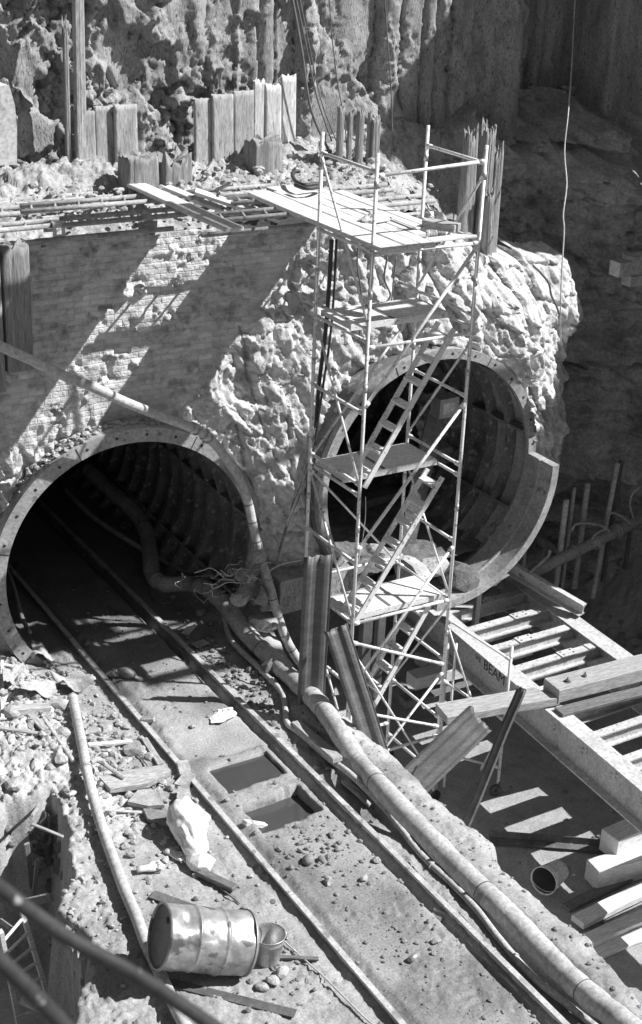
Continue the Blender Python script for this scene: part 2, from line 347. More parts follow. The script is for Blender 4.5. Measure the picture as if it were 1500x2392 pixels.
def ledge_z(X, Y, detail=True):
    X = np.asarray(X, float); Y = np.asarray(Y, float)
    dr = X-xr(Y); dl = X-xl(Y)
    z = 2.385+.025*fbm(X*1.1, Y*1.1, 3)
    z = z+.06*sstep(.03, .2, dl)*sstep(-.02, -.3, dr)+.03*sstep(.0, -.15, dl)-.14*np.exp(-((dr+.12)/.06)**2)-.05*np.exp(-((dl+.13)/.07)**2)     # hollows beside the rails
    tr = sstep(.03, .12, dr)*(1-sstep(.46, .62, dr)); z = z-.20*tr*sstep(16.5, 13., Y)                         # trench right of the track
    z = z+.10*sstep(.5, .7, dr)*sstep(18, 14, Y)
    z = z+.30*sstep(6.9, 5.6, X)*sstep(13.8, 16.5, Y)+.06*sstep(6.6, 5.9, X)                                   # rubble heap on the left
    z = z+.25*np.exp(-((X-10.1)/.45)**2-((Y-18.2)/.9)**2)
    pud = sstep(-.12, .1, in_quad(PUD, X, Y)+.10*fbm(X*3, Y*3, 2))
    if detail:
        ch1, cr1 = chunk(X*9, Y*9, .9, 3.); ch2, cr2 = chunk(X*19, Y*19, .9, 7.)
        rub = sstep(6.75, 6.3, X)*sstep(13.2, 14.6, Y)+.6*sstep(5.6, 5.2, X)+.5*sstep(.15, .4, fbm(X*1.4+31, Y*1.4, 3))
        z = z+np.clip(rub, 0, 1.2)*(.055*ch1+.03*ch2)
        lump = .030*fbm(X*4, Y*4, 4)+.020*ridged(X*7, Y*7, 3)*sstep(.1, .5, fbm(X*.9+7, Y*.9, 2)+.25)+.012*fbm(X*17, Y*17, 3)
        amp = 1-.8*sstep(.1, .3, dl)*sstep(-.1, -.3, dr)*sstep(-.2, .3, .2+fbm(X*.8+3, Y*.8, 2))
        amp = amp+1.2*sstep(6.7, 6.0, X)*sstep(13.6, 14.4, Y)
        z = z+lump*amp*(1-.93*pud)
    z = z*(1-pud)+2.385*pud
    for q in SUMPS:
        k = in_quad(q, X, Y)+.02*fbm(X*6, Y*6, 3); z = z-.34*sstep(-.005, .03, k)
    e = np.interp(Y, RE[:, 0], RE[:, 1])+.07*fbm(Y*2.2, Y*0+3, 4)
    k = X-e; z = z-.10*sstep(-.25, .02, k); z = z*(1-sstep(0, .4, k))-.15*sstep(.1, .4, k)
    e = np.interp(Y, LE[:, 0], LE[:, 1], right=5.7)+.10*fbm(Y*2.0, Y*0+8, 4)
    k = e-X; k = np.where(Y > 14.6, np.minimum(k, 14.95+.15*fbm(X*2, X*0, 3)-Y), k)
    z = z*(1-sstep(.08, .40, k))+.35*sstep(.08, .40, k)
    return z
gx = np.arange(3.0, 10.9, .024); gy = np.concatenate([np.arange(6.5, 18.6, .026), np.arange(18.6, 30, .08)])
X, Y = np.meshgrid(gx, gy); Z = ledge_z(X, Y)
wet = np.clip(sstep(-.1, .12, in_quad(PUD, X, Y)+.1*fbm(X*3, Y*3, 2))*.25+sstep(.0, .35, fbm(X*.7+11, Y*.7, 3)+.05)*.8*sstep(-.2, .3, X-xl(Y)), 0, 1)
wet = np.maximum(wet, sstep(17.6, 18.6, Y)); wet = wet*(1-sstep(6.9, 6.2, X)*sstep(13, 15, Y))
for q in SUMPS: wet = np.maximum(wet, sstep(-.01, .02, in_quad(q, X, Y)))
dryness = sstep(6.9, 6.2, X)*sstep(12, 14.6, Y)*(.6+.4*sstep(-.1, .2, fbm(X*2, Y*2, 3)))+.5*sstep(9.4, 9.7, X)+.35*sstep(.1, .4, fbm(X*1.3+20, Y*1.3, 3))*sstep(7, 6.6, X)
pudl = sstep(-.05, .12, in_quad(PUD, X, Y)+.08*fbm(X*3, Y*3, 2))*(.7+.6*fbm(X*1.5, Y*1.5, 3)); dryness = np.maximum(dryness, 1.1*pudl)
tag(grid('track_ledge', np.stack([X, Y, Z], -1), 'mud', mask=(Y < 18.3) | ((X > 6.4) & (X < 10.2)), attrs={'wet': wet, 'dry': dryness}), kind='structure')
LZ = lambda x, y: float(ledge_z(np.array([x]), np.array([y]), False)[0])
def G(px, py, up=0.):                          # point of the track ledge seen at a pixel of the photograph
    z = 2.36
    for _ in range(6):
        p = onz(px, py, z+up); z = max(1.9, LZ(p[0], p[1]))
    return onz(px, py, z+up)
# water in the two sumps and the film on the puddle
mb = MB()
for q in SUMPS:
    c = q.mean(0); q2 = c+(q-c)*1.1; zz = 2.395 if q is SUMPS[0] else 2.31
    mb.add([(*p, zz) for p in q2], [(0, 1, 2, 3)])
o = put('sump_water', mb, 'pit_water'); tag(o, kind='structure')
# pit floor
gx = np.arange(9.6, 21.2, .04); gy = np.arange(5, 20.5, .04); X, Y = np.meshgrid(gx, gy)
rise = sstep(16.6, 20, X)*1.3+sstep(17.3, 19.5, Y)*.35
Z = .03*fbm(X*1.3, Y*1.3, 3)+(.018*ridged(X*5, Y*5, 3)+.02*fbm(X*9, Y*9, 3))*(.35+2.6*sstep(16, 17.2, X))+rise
tag(grid('pit_floor', np.stack([X, Y, Z], -1), 'pit_earth', attrs={'wet': X*0, 'dry': X*0}), kind='structure')
mb = MB(); mb.add([(-60, -40, -.25), (120, -40, -.25), (120, 120, -.25), (-60, 120, -.25)], [(0, 1, 2, 3)])
tag(put('ground', mb, 'clay'), kind='structure')
PZ = lambda x, y: float(np.interp(x, [16.6, 20], [0, 1.3]))
# cut earth faces of the ledge: a sheet following each edge, roughened along its normal
def bank(name, line, z0, z1, amp, mt, out, seed=0., lump=1.):
    line = np.array(line, float); s = np.r_[0, np.cumsum(np.hypot(*np.diff(line, axis=0).T))]
    ss = np.arange(0, s[-1], .025); zz = np.arange(z0, z1, .025); S, Zz = np.meshgrid(ss, zz)
    x = np.interp(S, s, line[:, 0]); y = np.interp(S, s, line[:, 1])
    tx = np.gradient(x, axis=1); ty = np.gradient(y, axis=1)
    ker = np.ones(13)/13
    for t in (tx, ty):
        for r in range(t.shape[0]): t[r] = np.convolve(np.pad(t[r], 6, mode='edge'), ker, 'valid')
    nn = np.hypot(tx, ty)+1e-9; nx, ny = ty/nn*out, -tx/nn*out
    d = amp*(lump*ridged(S*1.1+seed, Zz*.5, 3)+.6*fbm(S*3+seed, Zz*2.2, 4)+.22*fbm(S*12, Zz*9, 3)+.12*ridged(S*16, Zz*12, 2))-(.12*sstep(z1-.3, z1, Zz))
    d = d+amp*(.9*chunk(S*4+seed, Zz*4, .9, seed)[0]+.45*chunk(S*11, Zz*11, .9, seed)[0])*.6
    return tag(grid(name, np.stack([x+nx*d, y+ny*d, Zz+.03*fbm(S*6, Zz*6, 2)], -1), mt, flip=out > 0, smooth=False), kind='structure')
ll = [(p[1]-.05, p[0]) for p in LE[2:]]+[(5.2, 14.93), (4.2, 15.0), (2.8, 15.05)]
bank('earth_bank', ll, .3, 2.37, .16, 'clay', -1, 3.)
bank('ledge_bank', [(p[1]+.02, p[0]) for p in RE], -.1, 2.24, .08, 'clay', 1, 9.)

# ---- headwall: old brickwork on the left breaking up into bare chalky rock on the right, as Y over (X, Z)
CL, CR, RI = V((8.17, 18.0, 3.73)), V((12.93, 17.33, 4.51)), 1.9
gx = np.arange(4.2, 17.02, .024); gz = np.arange(-.1, 9.0, .024); X, Zg = np.meshgrid(gx, gz)
top = 8.50+.12*fbm(X*1.2, X*0, 3)+.10*chunk(X*3.1, X*0, .5, 61.)[0]-.95*sstep(13.0, 15.2, X)-.25*sstep(16.0, 16.8, X)
lim = 9.35+(Zg-6.2)*.95+.35*fbm(Zg*1.3, X*.4, 3)                        # where brick gives way to rock
rock = np.clip(sstep(-.15, .2, X-lim)+sstep(6.0, 5.3, Zg+.25*fbm(X*1.5, Zg, 2)-.35*np.exp(-((X-8.2)/2)**2))*.5+sstep(6.7, 6.2, X), 0, 1)
rock = np.clip(rock+sstep(.28, .42, fbm(X*1.6+4, Zg*1.9, 3))*.8, 0, 1)
Yb = 18.40-.30*sstep(11.0, 13.4, X)+.25*sstep(15.5, 17, X)-.55*sstep(3.5, 2.05, np.hypot(X-12.93, Zg-4.51))
Yb = Yb-.30*np.exp(-((X-10.4)/.8)**2)*sstep(6.5, 4, Zg)
sh = X+.28*(Zg-5)
rd = ridged(sh*1.25, Zg*.42+2, 2)
c1, k1 = chunk(sh*2.6+.5*fbm(X*2, Zg*2, 2), Zg*1.7, 1., 1.); c2, k2 = chunk(sh*6.5, Zg*5.5, 1., 5.); c3, k3 = chunk(X*15, Zg*14, 1., 9.)
mu = .55+.45*sstep(11.5, 13, X)
wx_ = .35*fbm(X*1.4, Zg*1.4, 2)
g1, e1 = chunk(sh*2.1+wx_, Zg*.75+wx_, 1.5, 51.); g2, e2 = chunk(sh*4.6+wx_, Zg*1.9, 1.5, 52.); g3, e3 = chunk(sh*10.5, Zg*6.5, 1.3, 53.)
stra = .02*np.sin(Zg*19+3*fbm(X*.8, Zg*.8, 2))*sstep(0, .3, fbm(X*.9+4, Zg*.9, 2))
d = rock*(.10*rd*mu+.15*g1*mu+.085*g2*mu+.04*g3+stra-.05*sstep(.07, .0, e1)-.02*sstep(.08, 0, e2)+.012*fbm(X*16, Zg*16, 3))
row = np.floor(Zg/.083); colb = np.floor((X+np.where(row % 2 == 0, .1175, 0))/.235); hb = _h(colb, row, 2.)
d = d+(1-rock)*(.025*fbm(X*2, Zg*2, 3)+.022*(hb-.5)-.06*(hb > .965)-.03*((hb > .90) & (hb < .93))+.014*fbm(X*11, Zg*11, 3)+.045*sstep(.0, .3, fbm(X*2.0+8, Zg*2.0, 3))*(g3+.5*c3))
# lumpy mound over the right tunnel, lit from above
mound = np.exp(-((X-15.5)/1.5)**2-((Zg-6.5)/.9)**2); d = d*(1-.6*mound*sstep(6.2, 6.8, Zg))+.16*mound+sstep(12.5, 14, X)*(.16*fbm(X*1.5+2, Zg*1.7, 3)+.09*ridged(X*2.0, Zg*.8+1, 2)-.07*sstep(.12, 0, chunk(X*1.3, Zg*1.6, 1., 41.)[1]))
Yw = Yb-d+(.75*np.clip((Zg-top+.95)/.95, 0, 1)**1.6+.5*sstep(top-.15, top, Zg))*sstep(13, 14.2, X)
xe = 16.75+.12*fbm(Zg*1.1, Zg*0, 3)-.35*np.exp(-((Zg-5.7)/.35)**2)
Yw = Yw+1.2*(1-np.sqrt(np.clip(1-((X-xe+.8)/.85).clip(0, 1)**2, 0, 1)))
low = 2.35+1.35*sstep(14.2, 15.0, X)+.18*fbm(X*1.7, X*0+5, 3)
rl = np.hypot(X-CL[0], Zg-CL[2]); rr_ = np.hypot(X-CR[0], Zg-CR[2])
# the left ring stands proud of the wall: the wall keeps back from it
keep = (Zg < top) & (rl > 2.02) & (rr_ > 1.98) & ~((np.abs(X-CL[0]) < 1.9) & (Zg < CL[2]) & (Zg < 2.2)) & ~((np.abs(X-CR[0]) < 1.5) & (Zg < CR[2]-1.2) & (Zg > 99))
keep &= ~((X > 10.55) & (Zg < low))
hw = thing('headwall', (10.5, 18.3, 0), 'old brick headwall above the two tunnel mouths, breaking into pale bare rock', 'wall')
grid('brickwork', np.stack([X, Yw, Zg+.012*fbm(X*7, Zg*7, 2)], -1), 'old_brickwork', hw, mask=keep, attrs={'rock': rock}, smooth=False)
mb = MB(); mb.box((10.25, 17.3, 2.75), (11.55, 18.4, 3.3)); put('footing', mb, 'pile_concrete', hw)
mb = MB(); mb.box((3, 18.9, -.2), (6.2, 22.5, 8.2)); mb.box((10.4, 19.4, -.2), (17, 22, 2.9)); put('backing', mb, 'clay', hw)

# ---- upper berm between the headwall and the back wall
gx = np.arange(4.0, 19, .03); gy = np.arange(18.0, 21.9, .03); X, Y = np.meshgrid(gx, gy)
bz = 8.42+.19*(Y-18.2)+.02*(X-9)
Z = bz+.10*fbm(X*1.3, Y*1.3, 3)+.05*ridged(X*4, Y*4, 3)+.035*fbm(X*8, Y*8, 4)+.015*fbm(X*22, Y*22, 2)
Z = Z+.28*np.exp(-((X-11.6)/.9)**2-((Y-20.6)/.35)**2)+.22*np.exp(-((X-8.2)/1.3)**2-((Y-20.4)/.35)**2)+.35*np.exp(-((X-14.0)/.9)**2-((Y-20.7)/.4)**2)
Z = Z+.07*chunk(X*4.5, Y*4.5, 1., 2.)[0]*sstep(18.6, 19.6, Y)+.045*chunk(X*11, Y*11, 1., 6.)[0]*sstep(18.4, 19, Y)
Z = Z-.12*sstep(18.7, 18.4, Y)-1.9*sstep(13.0, 15, X)*sstep(20.6, 18.6, Y)-.2*sstep(7.0, 6.0, X)
tag(grid('upper_berm', np.stack([X, Y, Z], -1), 'dry_rubble', mask=(X < 15.3) & (Y > 18.40+.06*fbm(X*5, Y*5, 2)), smooth=False), kind='structure')
def BZ(x, y): return 8.48+.19*(y-18.2)+.02*(x-9)
# ---- back wall: concrete piles cast against the earth, as Y over (X, Z)
gx = np.arange(3.5, 25.5, .026); gz = np.arange(5.5, 13.0, .03); X, Zg = np.meshgrid(gx, gz)
rag = .045*fbm(X*5, Zg*4, 4)+.07*fbm(X*.8, Zg*.35, 3)
u = (X+rag)/.43+.35*np.sin(X*2.1); ku = np.floor(u); fr = np.abs(u-ku-.5)*2
dep_ = _h(ku, ku*0, 4.); prof = np.where(dep_ > .45, np.sqrt(np.clip(1-fr**2.5, 0, 1)), 1.)
amt = sstep(10.3, 11.3, X+.6*fbm(Zg*.7, X*0, 2))
flu = amt*(.10+.24*dep_)*prof
rough_ = sstep(-.15, .2, fbm(X*.9+2, Zg*.55, 3)+.12*(X < 11))
c1, k1 = chunk(X*1.9+.4*fbm(X*2, Zg*2, 2), Zg*1.0, 1.4, 11.); c2, k2 = chunk(X*5.2+.3*fbm(X*4, Zg*4, 2), Zg*3.4, 1.4, 12.); c3, k3 = chunk(X*13, Zg*10, 1.2, 13.)
ragged = rough_*(.15*c1+.10*c2+.045*c3-.05*sstep(.06, 0, k1))+(1-rough_)*.018*fbm(X*9, Zg*5, 4)+.10*np.abs(fbm(X*1.1+2, Zg*.45, 3))
ragged = ragged*(1-.45*amt)
chunk_ = .16*sstep(.02, .07, fbm(X*.75+9, Zg*.5+1, 3)+.05*c2)*(1-amt)
Yw = 21.15-flu-ragged-chunk_
Yw = Yw-.30*np.exp(-((X-14.0)/.5)**2)*sstep(9.8, 9.3, Zg)
# dark recess and the smooth panel beside it
rec = sstep(16.9, 17.3, X)*sstep(18.85, 18.7, X)*sstep(9.0, 9.5, Zg); Yw = Yw+1.3*rec
pan = sstep(18.8, 18.9, X)*sstep(9.0, 9.2, Zg+.2*fbm(X, Zg, 2)); Yw = Yw*(1-pan)+(20.95-.05*np.cos(X*5)+.015*fbm(X*4, Zg*.7, 3))*pan
Yw = Yw-.08*sstep(14.2, 14.5, X)*sstep(17, 16.5, X)
bk = thing('back_wall', (13, 21.2, 9), 'tall rough concrete pile wall with vertical flutes along the top of the dig', 'wall')
grid('pile_face', np.stack([X, Yw, Zg], -1), 'pile_concrete', bk, smooth=False)
mb = MB(); mb.box((3.5, 22.8, 5), (25.5, 23.6, 12.9)); mb.box((3.5, 21.4, 12.9), (25.5, 23.6, 13.05)); put('coping', mb, 'concrete_wall', bk)
# ---- clay bank on the right, between the mound, the recess and the pit corner
gx = np.arange(14.2, 25.5, .03); gz = np.arange(-.1, 9.6, .03); X, Zg = np.meshgrid(gx, gz)
cc1 = chunk(X*1.3, Zg*2.8, .9, 21.)[0]; cc2 = chunk(X*5, Zg*6.5, 1., 22.)[0]
cc3 = chunk(X*.7, Zg*1.6, 1.2, 23.)[0]
lay = .34*cc3+.24*cc1+.10*cc2+.10*ridged(X*.6, Zg*2.1, 3)+.08*fbm(X*1.4, Zg*3.2, 4)+.03*ridged(X*5, Zg*6, 3)+.02*fbm(X*12, Zg*12, 2)
base = 19.5+.55*sstep(6.6, 8.6, Zg)+.5*sstep(8.4, 9.5, Zg)-.9*sstep(17.4, 19.6, X)*(1-sstep(5.5, 8.8, Zg))
base = base-.45*np.exp(-((X-18.05)/.75)**2-((Zg-8.15)/.42)**2)-.55*np.exp(-((X-16.6)/1.2)**2-((Zg-7.0)/.35)**2)
base = base+.35*np.exp(-((X-16.4)/1.0)**2-((Zg-7.8)/.5)**2)-.6*np.exp(-((X-17.95)/.55)**2-((Zg-8.4)/.42)**2)
base = base+1.3*sstep(8.75, 9.5, Zg+.8*fbm(X*.8, X*0+2, 3)+.25*fbm(X*3, Zg*3, 2))
base = base-.22*np.sin(Zg*4.2+2.5*fbm(X*.6, Zg*.6, 2))*sstep(5, 6.5, Zg)*sstep(9.4, 8.4, Zg)
tag(grid('clay_bank', np.stack([X, base-lay, Zg+.03*fbm(X*3, Zg*3, 2)], -1), 'bank_clay', smooth=False), kind='structure')
# ---- unseen tall wall added right of the view to shade the right bank
rw = thing('shade_wall', (20.7, 12, 0), 'unseen high concrete wall added right of the pit to cast shade', 'wall')
mb = MB(); mb.box((20.6, 2, -.2), (21.1, 13.9, 7.8)); mb.box((20.6, 13.9, -.2), (21.1, 15.9, 12.0)); [mb.box((20.6, a_, c_), (21.1, b_, d_)) for a_, b_, c_, d_ in ((15.9, 17.05, -.2, 17.6), (17.05, 17.75, -.2, 11.35), (17.05, 17.75, 12.15, 17.6), (17.75, 18.4, -.2, 9.5), (17.75, 18.4, 10.3, 17.6), (18.4, 24, -.2, 17.6))]  # gaps left in the added wall let sun patches reach the bank
put('shade_slab', mb, 'concrete_wall', rw)
# ---- unseen plank deck added above the view to throw shade on brickwork and ledge
ga = thing('shade_gantry', (14, 15, 13.2), 'unseen plank deck added high over the pit to cast shade', 'shade deck')
mb = MB()
for x0, x1, y0, y1 in [(9.72, 9.84, 12.6, 15.7), (10.12, 10.24, 12.6, 15.7), (10.8, 12.40, 12.6, 16.2), (12.415, 12.455, 12.6, 16.2), (12.50, 12.66, 12.6, 16.0)]:
    mb.box((x0, y0, 13.18), (x1, y1, 13.22))
put('shade_planks', mb, 'timber', ga)
mb = MB()
for y0, y1 in [(15.2, 15.3), (12.7, 12.85)]: mb.box((9.6, y0, 13.23), (12.62, y1, 13.3))
put('shade_bearer', mb, 'timber', ga)
mb = MB()
for x0, x1, y0, y1 in [(16.2, 19.3, 12.0, 12.75), (16.6, 19.4, 11.35, 11.6), (15.6, 16.9, 12.9, 13.5), (15.4, 20.6, 13.65, 13.8)]: mb.box((x0, y0, 13.18), (x1, y1, 13.22))
mb.box((9.6, 12.86, 13.23), (20.6, 12.95, 13.33)); mb.box((16.3, 11.2, 13.331), (16.42, 14, 13.4)); put('shade_side_deck', mb, 'timber', ga)

# ---- tunnels
def tunnel(c, yaw, label, rw_, ln, ribs=.5):
    ax = V((math.sin(yaw), math.cos(yaw), 0)); sd = V((math.cos(yaw), -math.sin(yaw), 0)); uz = V((0, 0, 1))
    t = thing('tunnel_lining', c, label, 'tunnel lining')
    def P(r, a, s): return c+ax*s+r*(sd*math.cos(a)+uz*math.sin(a))
    N = 128
    mb = MB()                                  # face flange with bolt holes left open between the two skins
    R0, R1, th = RI, RI+rw_, .07
    holes = [2*math.pi*(k+.5)/28 for k in range(28)]
    rim = [(R0, 0), (R1, 0), (R1, th), (R0, th)]
    vs = [P(r, 2*math.pi*k/N, s) for r, s in rim for k in range(N)]
    mb.add(vs, [(i*N+k, i*N+(k+1) % N, ((i+1) % 4)*N+(k+1) % N, ((i+1) % 4)*N+k) for i in range(4) for k in range(N)])
    fl = put('face_flange', mb, 'cast_iron', t, True)
    md = fl.modifiers.new('edge', 'EDGE_SPLIT'); md.split_angle = rad(40)
    for a in holes: q = P(RI+rw_*.52, a, -.004); put('bolt_hole', MB().lathe([(0, 0), (.024, 0)], q, ax, 10), 'paint_black', fl)
    for k in range(7):                         # segment joints across the face
        a = 2*math.pi*(k+.2)/7; p0, p1 = P(RI+.005, a, -.003), P(RI+.205, a, -.003); put('segment_joint', MB().bar(p0, P(RI+rw_-.005, a, -.003), .012, .004, up=ax), 'paint_black', fl)
    mb = MB(); prof = []                       # skin with inward ribs
    s = 0.
    while s < ln:
        prof += [(RI, s), (RI, s+.05), (RI+.17, s+.055), (RI+.17, s+ribs-.05), (RI, s+ribs-.045)]; s += ribs
    nA = 96
    vs = [P(r, 2*math.pi*k/nA, s+th) for r, s in prof for k in range(nA)]
    mb.add(vs, [(i*nA+k, (i+1)*nA+k, (i+1)*nA+(k+1) % nA, i*nA+(k+1) % nA) for i in range(len(prof)-1) for k in range(nA)])
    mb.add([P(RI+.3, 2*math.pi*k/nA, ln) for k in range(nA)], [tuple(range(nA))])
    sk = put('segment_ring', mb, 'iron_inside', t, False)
    mb = MB()                                  # longitudinal flanges
    for k in range(9):
        a = 2*math.pi*(k+.3)/9; mb.bar(P(RI+.09, a, .1), P(RI+.09, a, ln), .05, .19, up=P(1, a, 0)-c)
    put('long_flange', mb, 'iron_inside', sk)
    mb = MB(); vs = [P(RI+rw_+.001, 2*math.pi*k/N, s) for s in (0, 1.2) for k in range(N)]
    mb.add(vs, [(k, (k+1) % N, N+(k+1) % N, N+k) for k in range(N)]); put('outer_skin', mb, 'cast_iron', t, True)
    return t, P
tl, PL = tunnel(CL, .05, 'left cast iron tunnel with rails running into its dark mouth', .21, 12)
tr_, PR = tunnel(CR, 0., 'right cast iron tunnel with curved invert plates, behind the scaffold tower', .155, 10)
# invert hood of the right tunnel: its lower right quarter comes forward of the face
mb = MB(); nA = 40
angs = np.linspace(rad(2), rad(-95), nA); pr = []
for a in angs:
    for r, s in [(RI, .05), (RI, -.62), (RI+.13, -.62), (RI+.13, .05)]: pr.append(PR(r, a, s))
f = [(i*4+k, i*4+(k+1) % 4, i*4+4+(k+1) % 4, i*4+4+k) for i in range(nA-1) for k in range(4)]+[(0, 1, 2, 3), tuple((nA-1)*4+k for k in (3, 2, 1, 0))]
mb.add(pr, f); hood = put('invert_hood', mb, 'cast_iron', tr_)
mb = MB()
for s in (-.31,):
    mb.tube([PR(RI-.01, a, s) for a in angs], .03, 6)
put('hood_rib', mb, 'cast_iron', hood)
mb = MB(); q = V((CR[0], CR[1]+.2, CR[2]-1.45))
gx = np.arange(-1.4, 1.4, .04); gy = np.arange(.1, 9, .05); X, Y = np.meshgrid(gx, gy)
tag(grid('tunnel_floor', np.stack([CR[0]+X, CR[1]+Y, 2.97+.06*fbm(X*2, Y*2, 3)+.04*ridged(X*5, Y*5, 2)], -1), 'clay'), kind='structure')
# ================================================================== the things
# ---- scaffold tower
XF, XR_, YF, YB = 10.297, 11.953, 15.384, 16.686
CORN = {'F': V((XF, YF, 0)), 'R': V((XR_, YF, 0)), 'B': V((XR_, YB, 0)), 'L': V((XF, YB, 0))}
st = thing('scaffold_tower', (11.1, 16, 0), 'tall aluminium scaffold tower with inclined ladders and landings in front of the right tunnel', 'scaffold')
TOPZ = dict(F=9.98, R=9.98, B=10.02, L=10.02)
def C(k, z): return CORN[k]+V((0, 0, z))
for k in 'FRBL':
    mb = MB(); mb.tube([C(k, .2), C(k, TOPZ[k])], .0255, 10)
    leg = put('leg', mb, 'aluminium', st, True)
    for z in (2.9, 4.9, 6.9, 8.15, 9.55): put('coupling', MB().tube([C(k, z), C(k, z+.09)], .032, 10), 'galvanised', leg, True)
    mb = MB(); mb.lathe([(.02, -.025), (.08, -.025), (.09, -.015), (.09, .015), (.08, .025), (.02, .025)], C(k, .09)+V((.05, 0, 0)), (0, 1, 0), 20); mb.bar(C(k, .09)+V((.05, -.035, 0)), C(k, .22)+V((0, -.035, 0)), .02, .006, up=(1, 0, 0)); mb.bar(C(k, .09)+V((.05, .035, 0)), C(k, .22)+V((0, .035, 0)), .02, .006, up=(1, 0, 0))
    put('castor', mb, 'rubber', leg)
def rung(a, b, r=.0235, name='rail', m_='aluminium'):
    mb = MB(); mb.tube([a, b], r, 8); d = unit(V(b)-V(a))
    for e, q in ((V(a), 1), (V(b), -1)): mb.tube([e+d*q*.02, e+d*q*.10], r*1.45, 8)
    put(name, mb, m_, st, True)
for a, b, zs in [('L', 'F', (9.755, 8.757, 7.75, 7.58, 6.6, 5.59, 5.43, 4.43, 3.5, 2.5, 1.5, .5)), ('B', 'R', (9.755, 8.757, 7.75, 7.58, 6.6, 5.59, 5.43, 4.43, 3.5, 2.5, 1.5, .5))]:
    for z in zs: rung(C(a, z), C(b, z), name='rung')
rung(C('F', 9.70), C('R', 9.78)); rung(C('F', 8.72), C('R', 8.72)); rung(C('F', 7.50), C('R', 7.50)); rung(C('F', 3.49), C('R', 3.49))
rung(C('L', 3.62), C('B', 3.62)); rung(C('F', 3.20), C('R', 2.42)); rung(C('F', 1.2), C('R', 1.2)); rung(C('L', .7), C('B', .7)); rung(C('F', 2.1), C('R', 1.35))
def brace(a, za, b, zb, r=.018): rung(C(a, za), C(b, zb), r, 'brace')
brace('R', 8.70, 'F', 6.68, .024); brace('R', 6.52, 'F', 4.6, .024); brace('R', 4.36, 'F', 2.4, .022); brace('R', 2.3, 'F', .5, .02)
brace('L', 9.7, 'F', 7.78); brace('L', 7.55, 'F', 5.55); brace('L', 5.35, 'F', 3.52); brace('F', 3.1, 'R', .4, .016)
brace('B', 7.5, 'L', 5.5); brace('R', 9.62, 'B', 7.8); brace('R', 7.36, 'B', 5.62); brace('B', 5.2, 'R', 3.55); brace('L', 5.35, 'B', 3.5); brace('L', 3.4, 'F', 1.6); brace('R', 3.4, 'B', 1.5)
# outrigger on the right
ow = V((12.95, 15.06, 0))
mb = MB(); mb.tube([ow+V((0, 0, .22)), ow+V((0, 0, 2.62))], .025, 10); og = put('outrigger_post', mb, 'aluminium', st, True)
mb = MB(); mb.lathe([(.02, -.025), (.09, -.025), (.10, -.012), (.10, .012), (.09, .025), (.02, .025)], ow+V((-.04, 0, .10)), (.3, 1, 0), 20); mb.bar(ow+V((-.04, -.03, .1)), ow+V((0, -.03, .26)), .02, .006, up=(1, 0, 0)); put('castor', mb, 'rubber', og)
rung(C('R', 3.17), ow+V((0, 0, 2.4)), .022, 'outrigger_arm'); rung(C('R', 2.15), ow+V((0, 0, 1.35)), .022, 'outrigger_arm'); rung(C('R', 3.1), V((12.36, 15.2, 1.85)), .016, 'outrigger_arm'); rung(C('R', .9), ow+V((0, 0, .5)), .02, 'outrigger_arm'); rung(ow+V((0, 0, 1.2)), ow+V((-.25, .15, .45)), .015, 'outrigger_arm')
for k in 'FR':
    mb = MB(); mb.tube([C(k, .2)+V((.07, .03, 0)), C(k, 2.9)+V((.07, .03, 0))], .024, 8); put('extension_leg', mb, 'aluminium', st, True)
mb = MB(); mb.tube([C('R', .25)+V((.16, -.05, 0)), C('R', 2.75)+V((.16, -.05, 0))], .022, 8); put('extension_leg', mb, 'aluminium', st, True)
# landings and inclined ladders
def landing(z, x0, x1, y0, y1):
    mb = MB(); mb.box((x0, y0, z-.012), (x1, y1, z+.012)); pl = put('landing', mb, 'ply', st)
    mb = MB()
    for y in (y0+.02, y1-.02): mb.box((x0, y-.022, z-.07), (x1, y+.022, z-.0125))
    for x in (x0+.03, (x0+x1)/2, x1-.03): mb.box((x-.02, y0+.043, z-.06), (x+.02, y1-.043, z-.013))
    put('landing_frame', mb, 'aluminium', pl)
    return pl
for z, y0, y1 in ((7.66, 15.86, 16.62), (5.50, 15.86, 16.6), (3.52, 15.52, 16.2)):
    pl = landing(z, 10.34, 11.9, y0, y1)
    mb = MB(); mb.box((11.0, y0+.02, z+.0125), (11.05, y1-.02, z+.017)); put('seam', mb, 'steel_dark', pl)
def stair(x0, z0, x1, z1, y0, y1, n=7):
    a, b = V((x0, 0, z0)), V((x1, 0, z1)); mb = MB()
    for y in (y0, y1): mb.bar(a+V((0, y, 0)), b+V((0, y, 0)), .028, .075, up=(-.6, 0, .8))
    ld = put('ladder', mb, 'aluminium', st)
    for k in range(n):
        p = a+(b-a)*((k+.55)/n); mb = MB(); mb.box((p[0]-.075, y0+.015, p[2]-.018), (p[0]+.075, y1-.015, p[2]+.018)); put('tread', mb, 'aluminium', ld)
stair(10.42, 5.5, 11.72, 7.56, 15.46, 15.82); stair(10.42, 3.5, 11.72, 5.42, 15.46, 15.82); stair(10.5, 1.5, 11.66, 3.42, 15.46, 15.82)
mb = MB(); mb.tube(smooth_path([C('F', 5.4)+V((.1, 0, 0)), C('F', 5.1)+V((.15, .05, 0)), C('F', 4.7)+V((.12, .05, 0)), C('F', 4.45)+V((.04, 0, 0))]), .006, 5); put('tie_rope', mb, 'cable_pale', st)
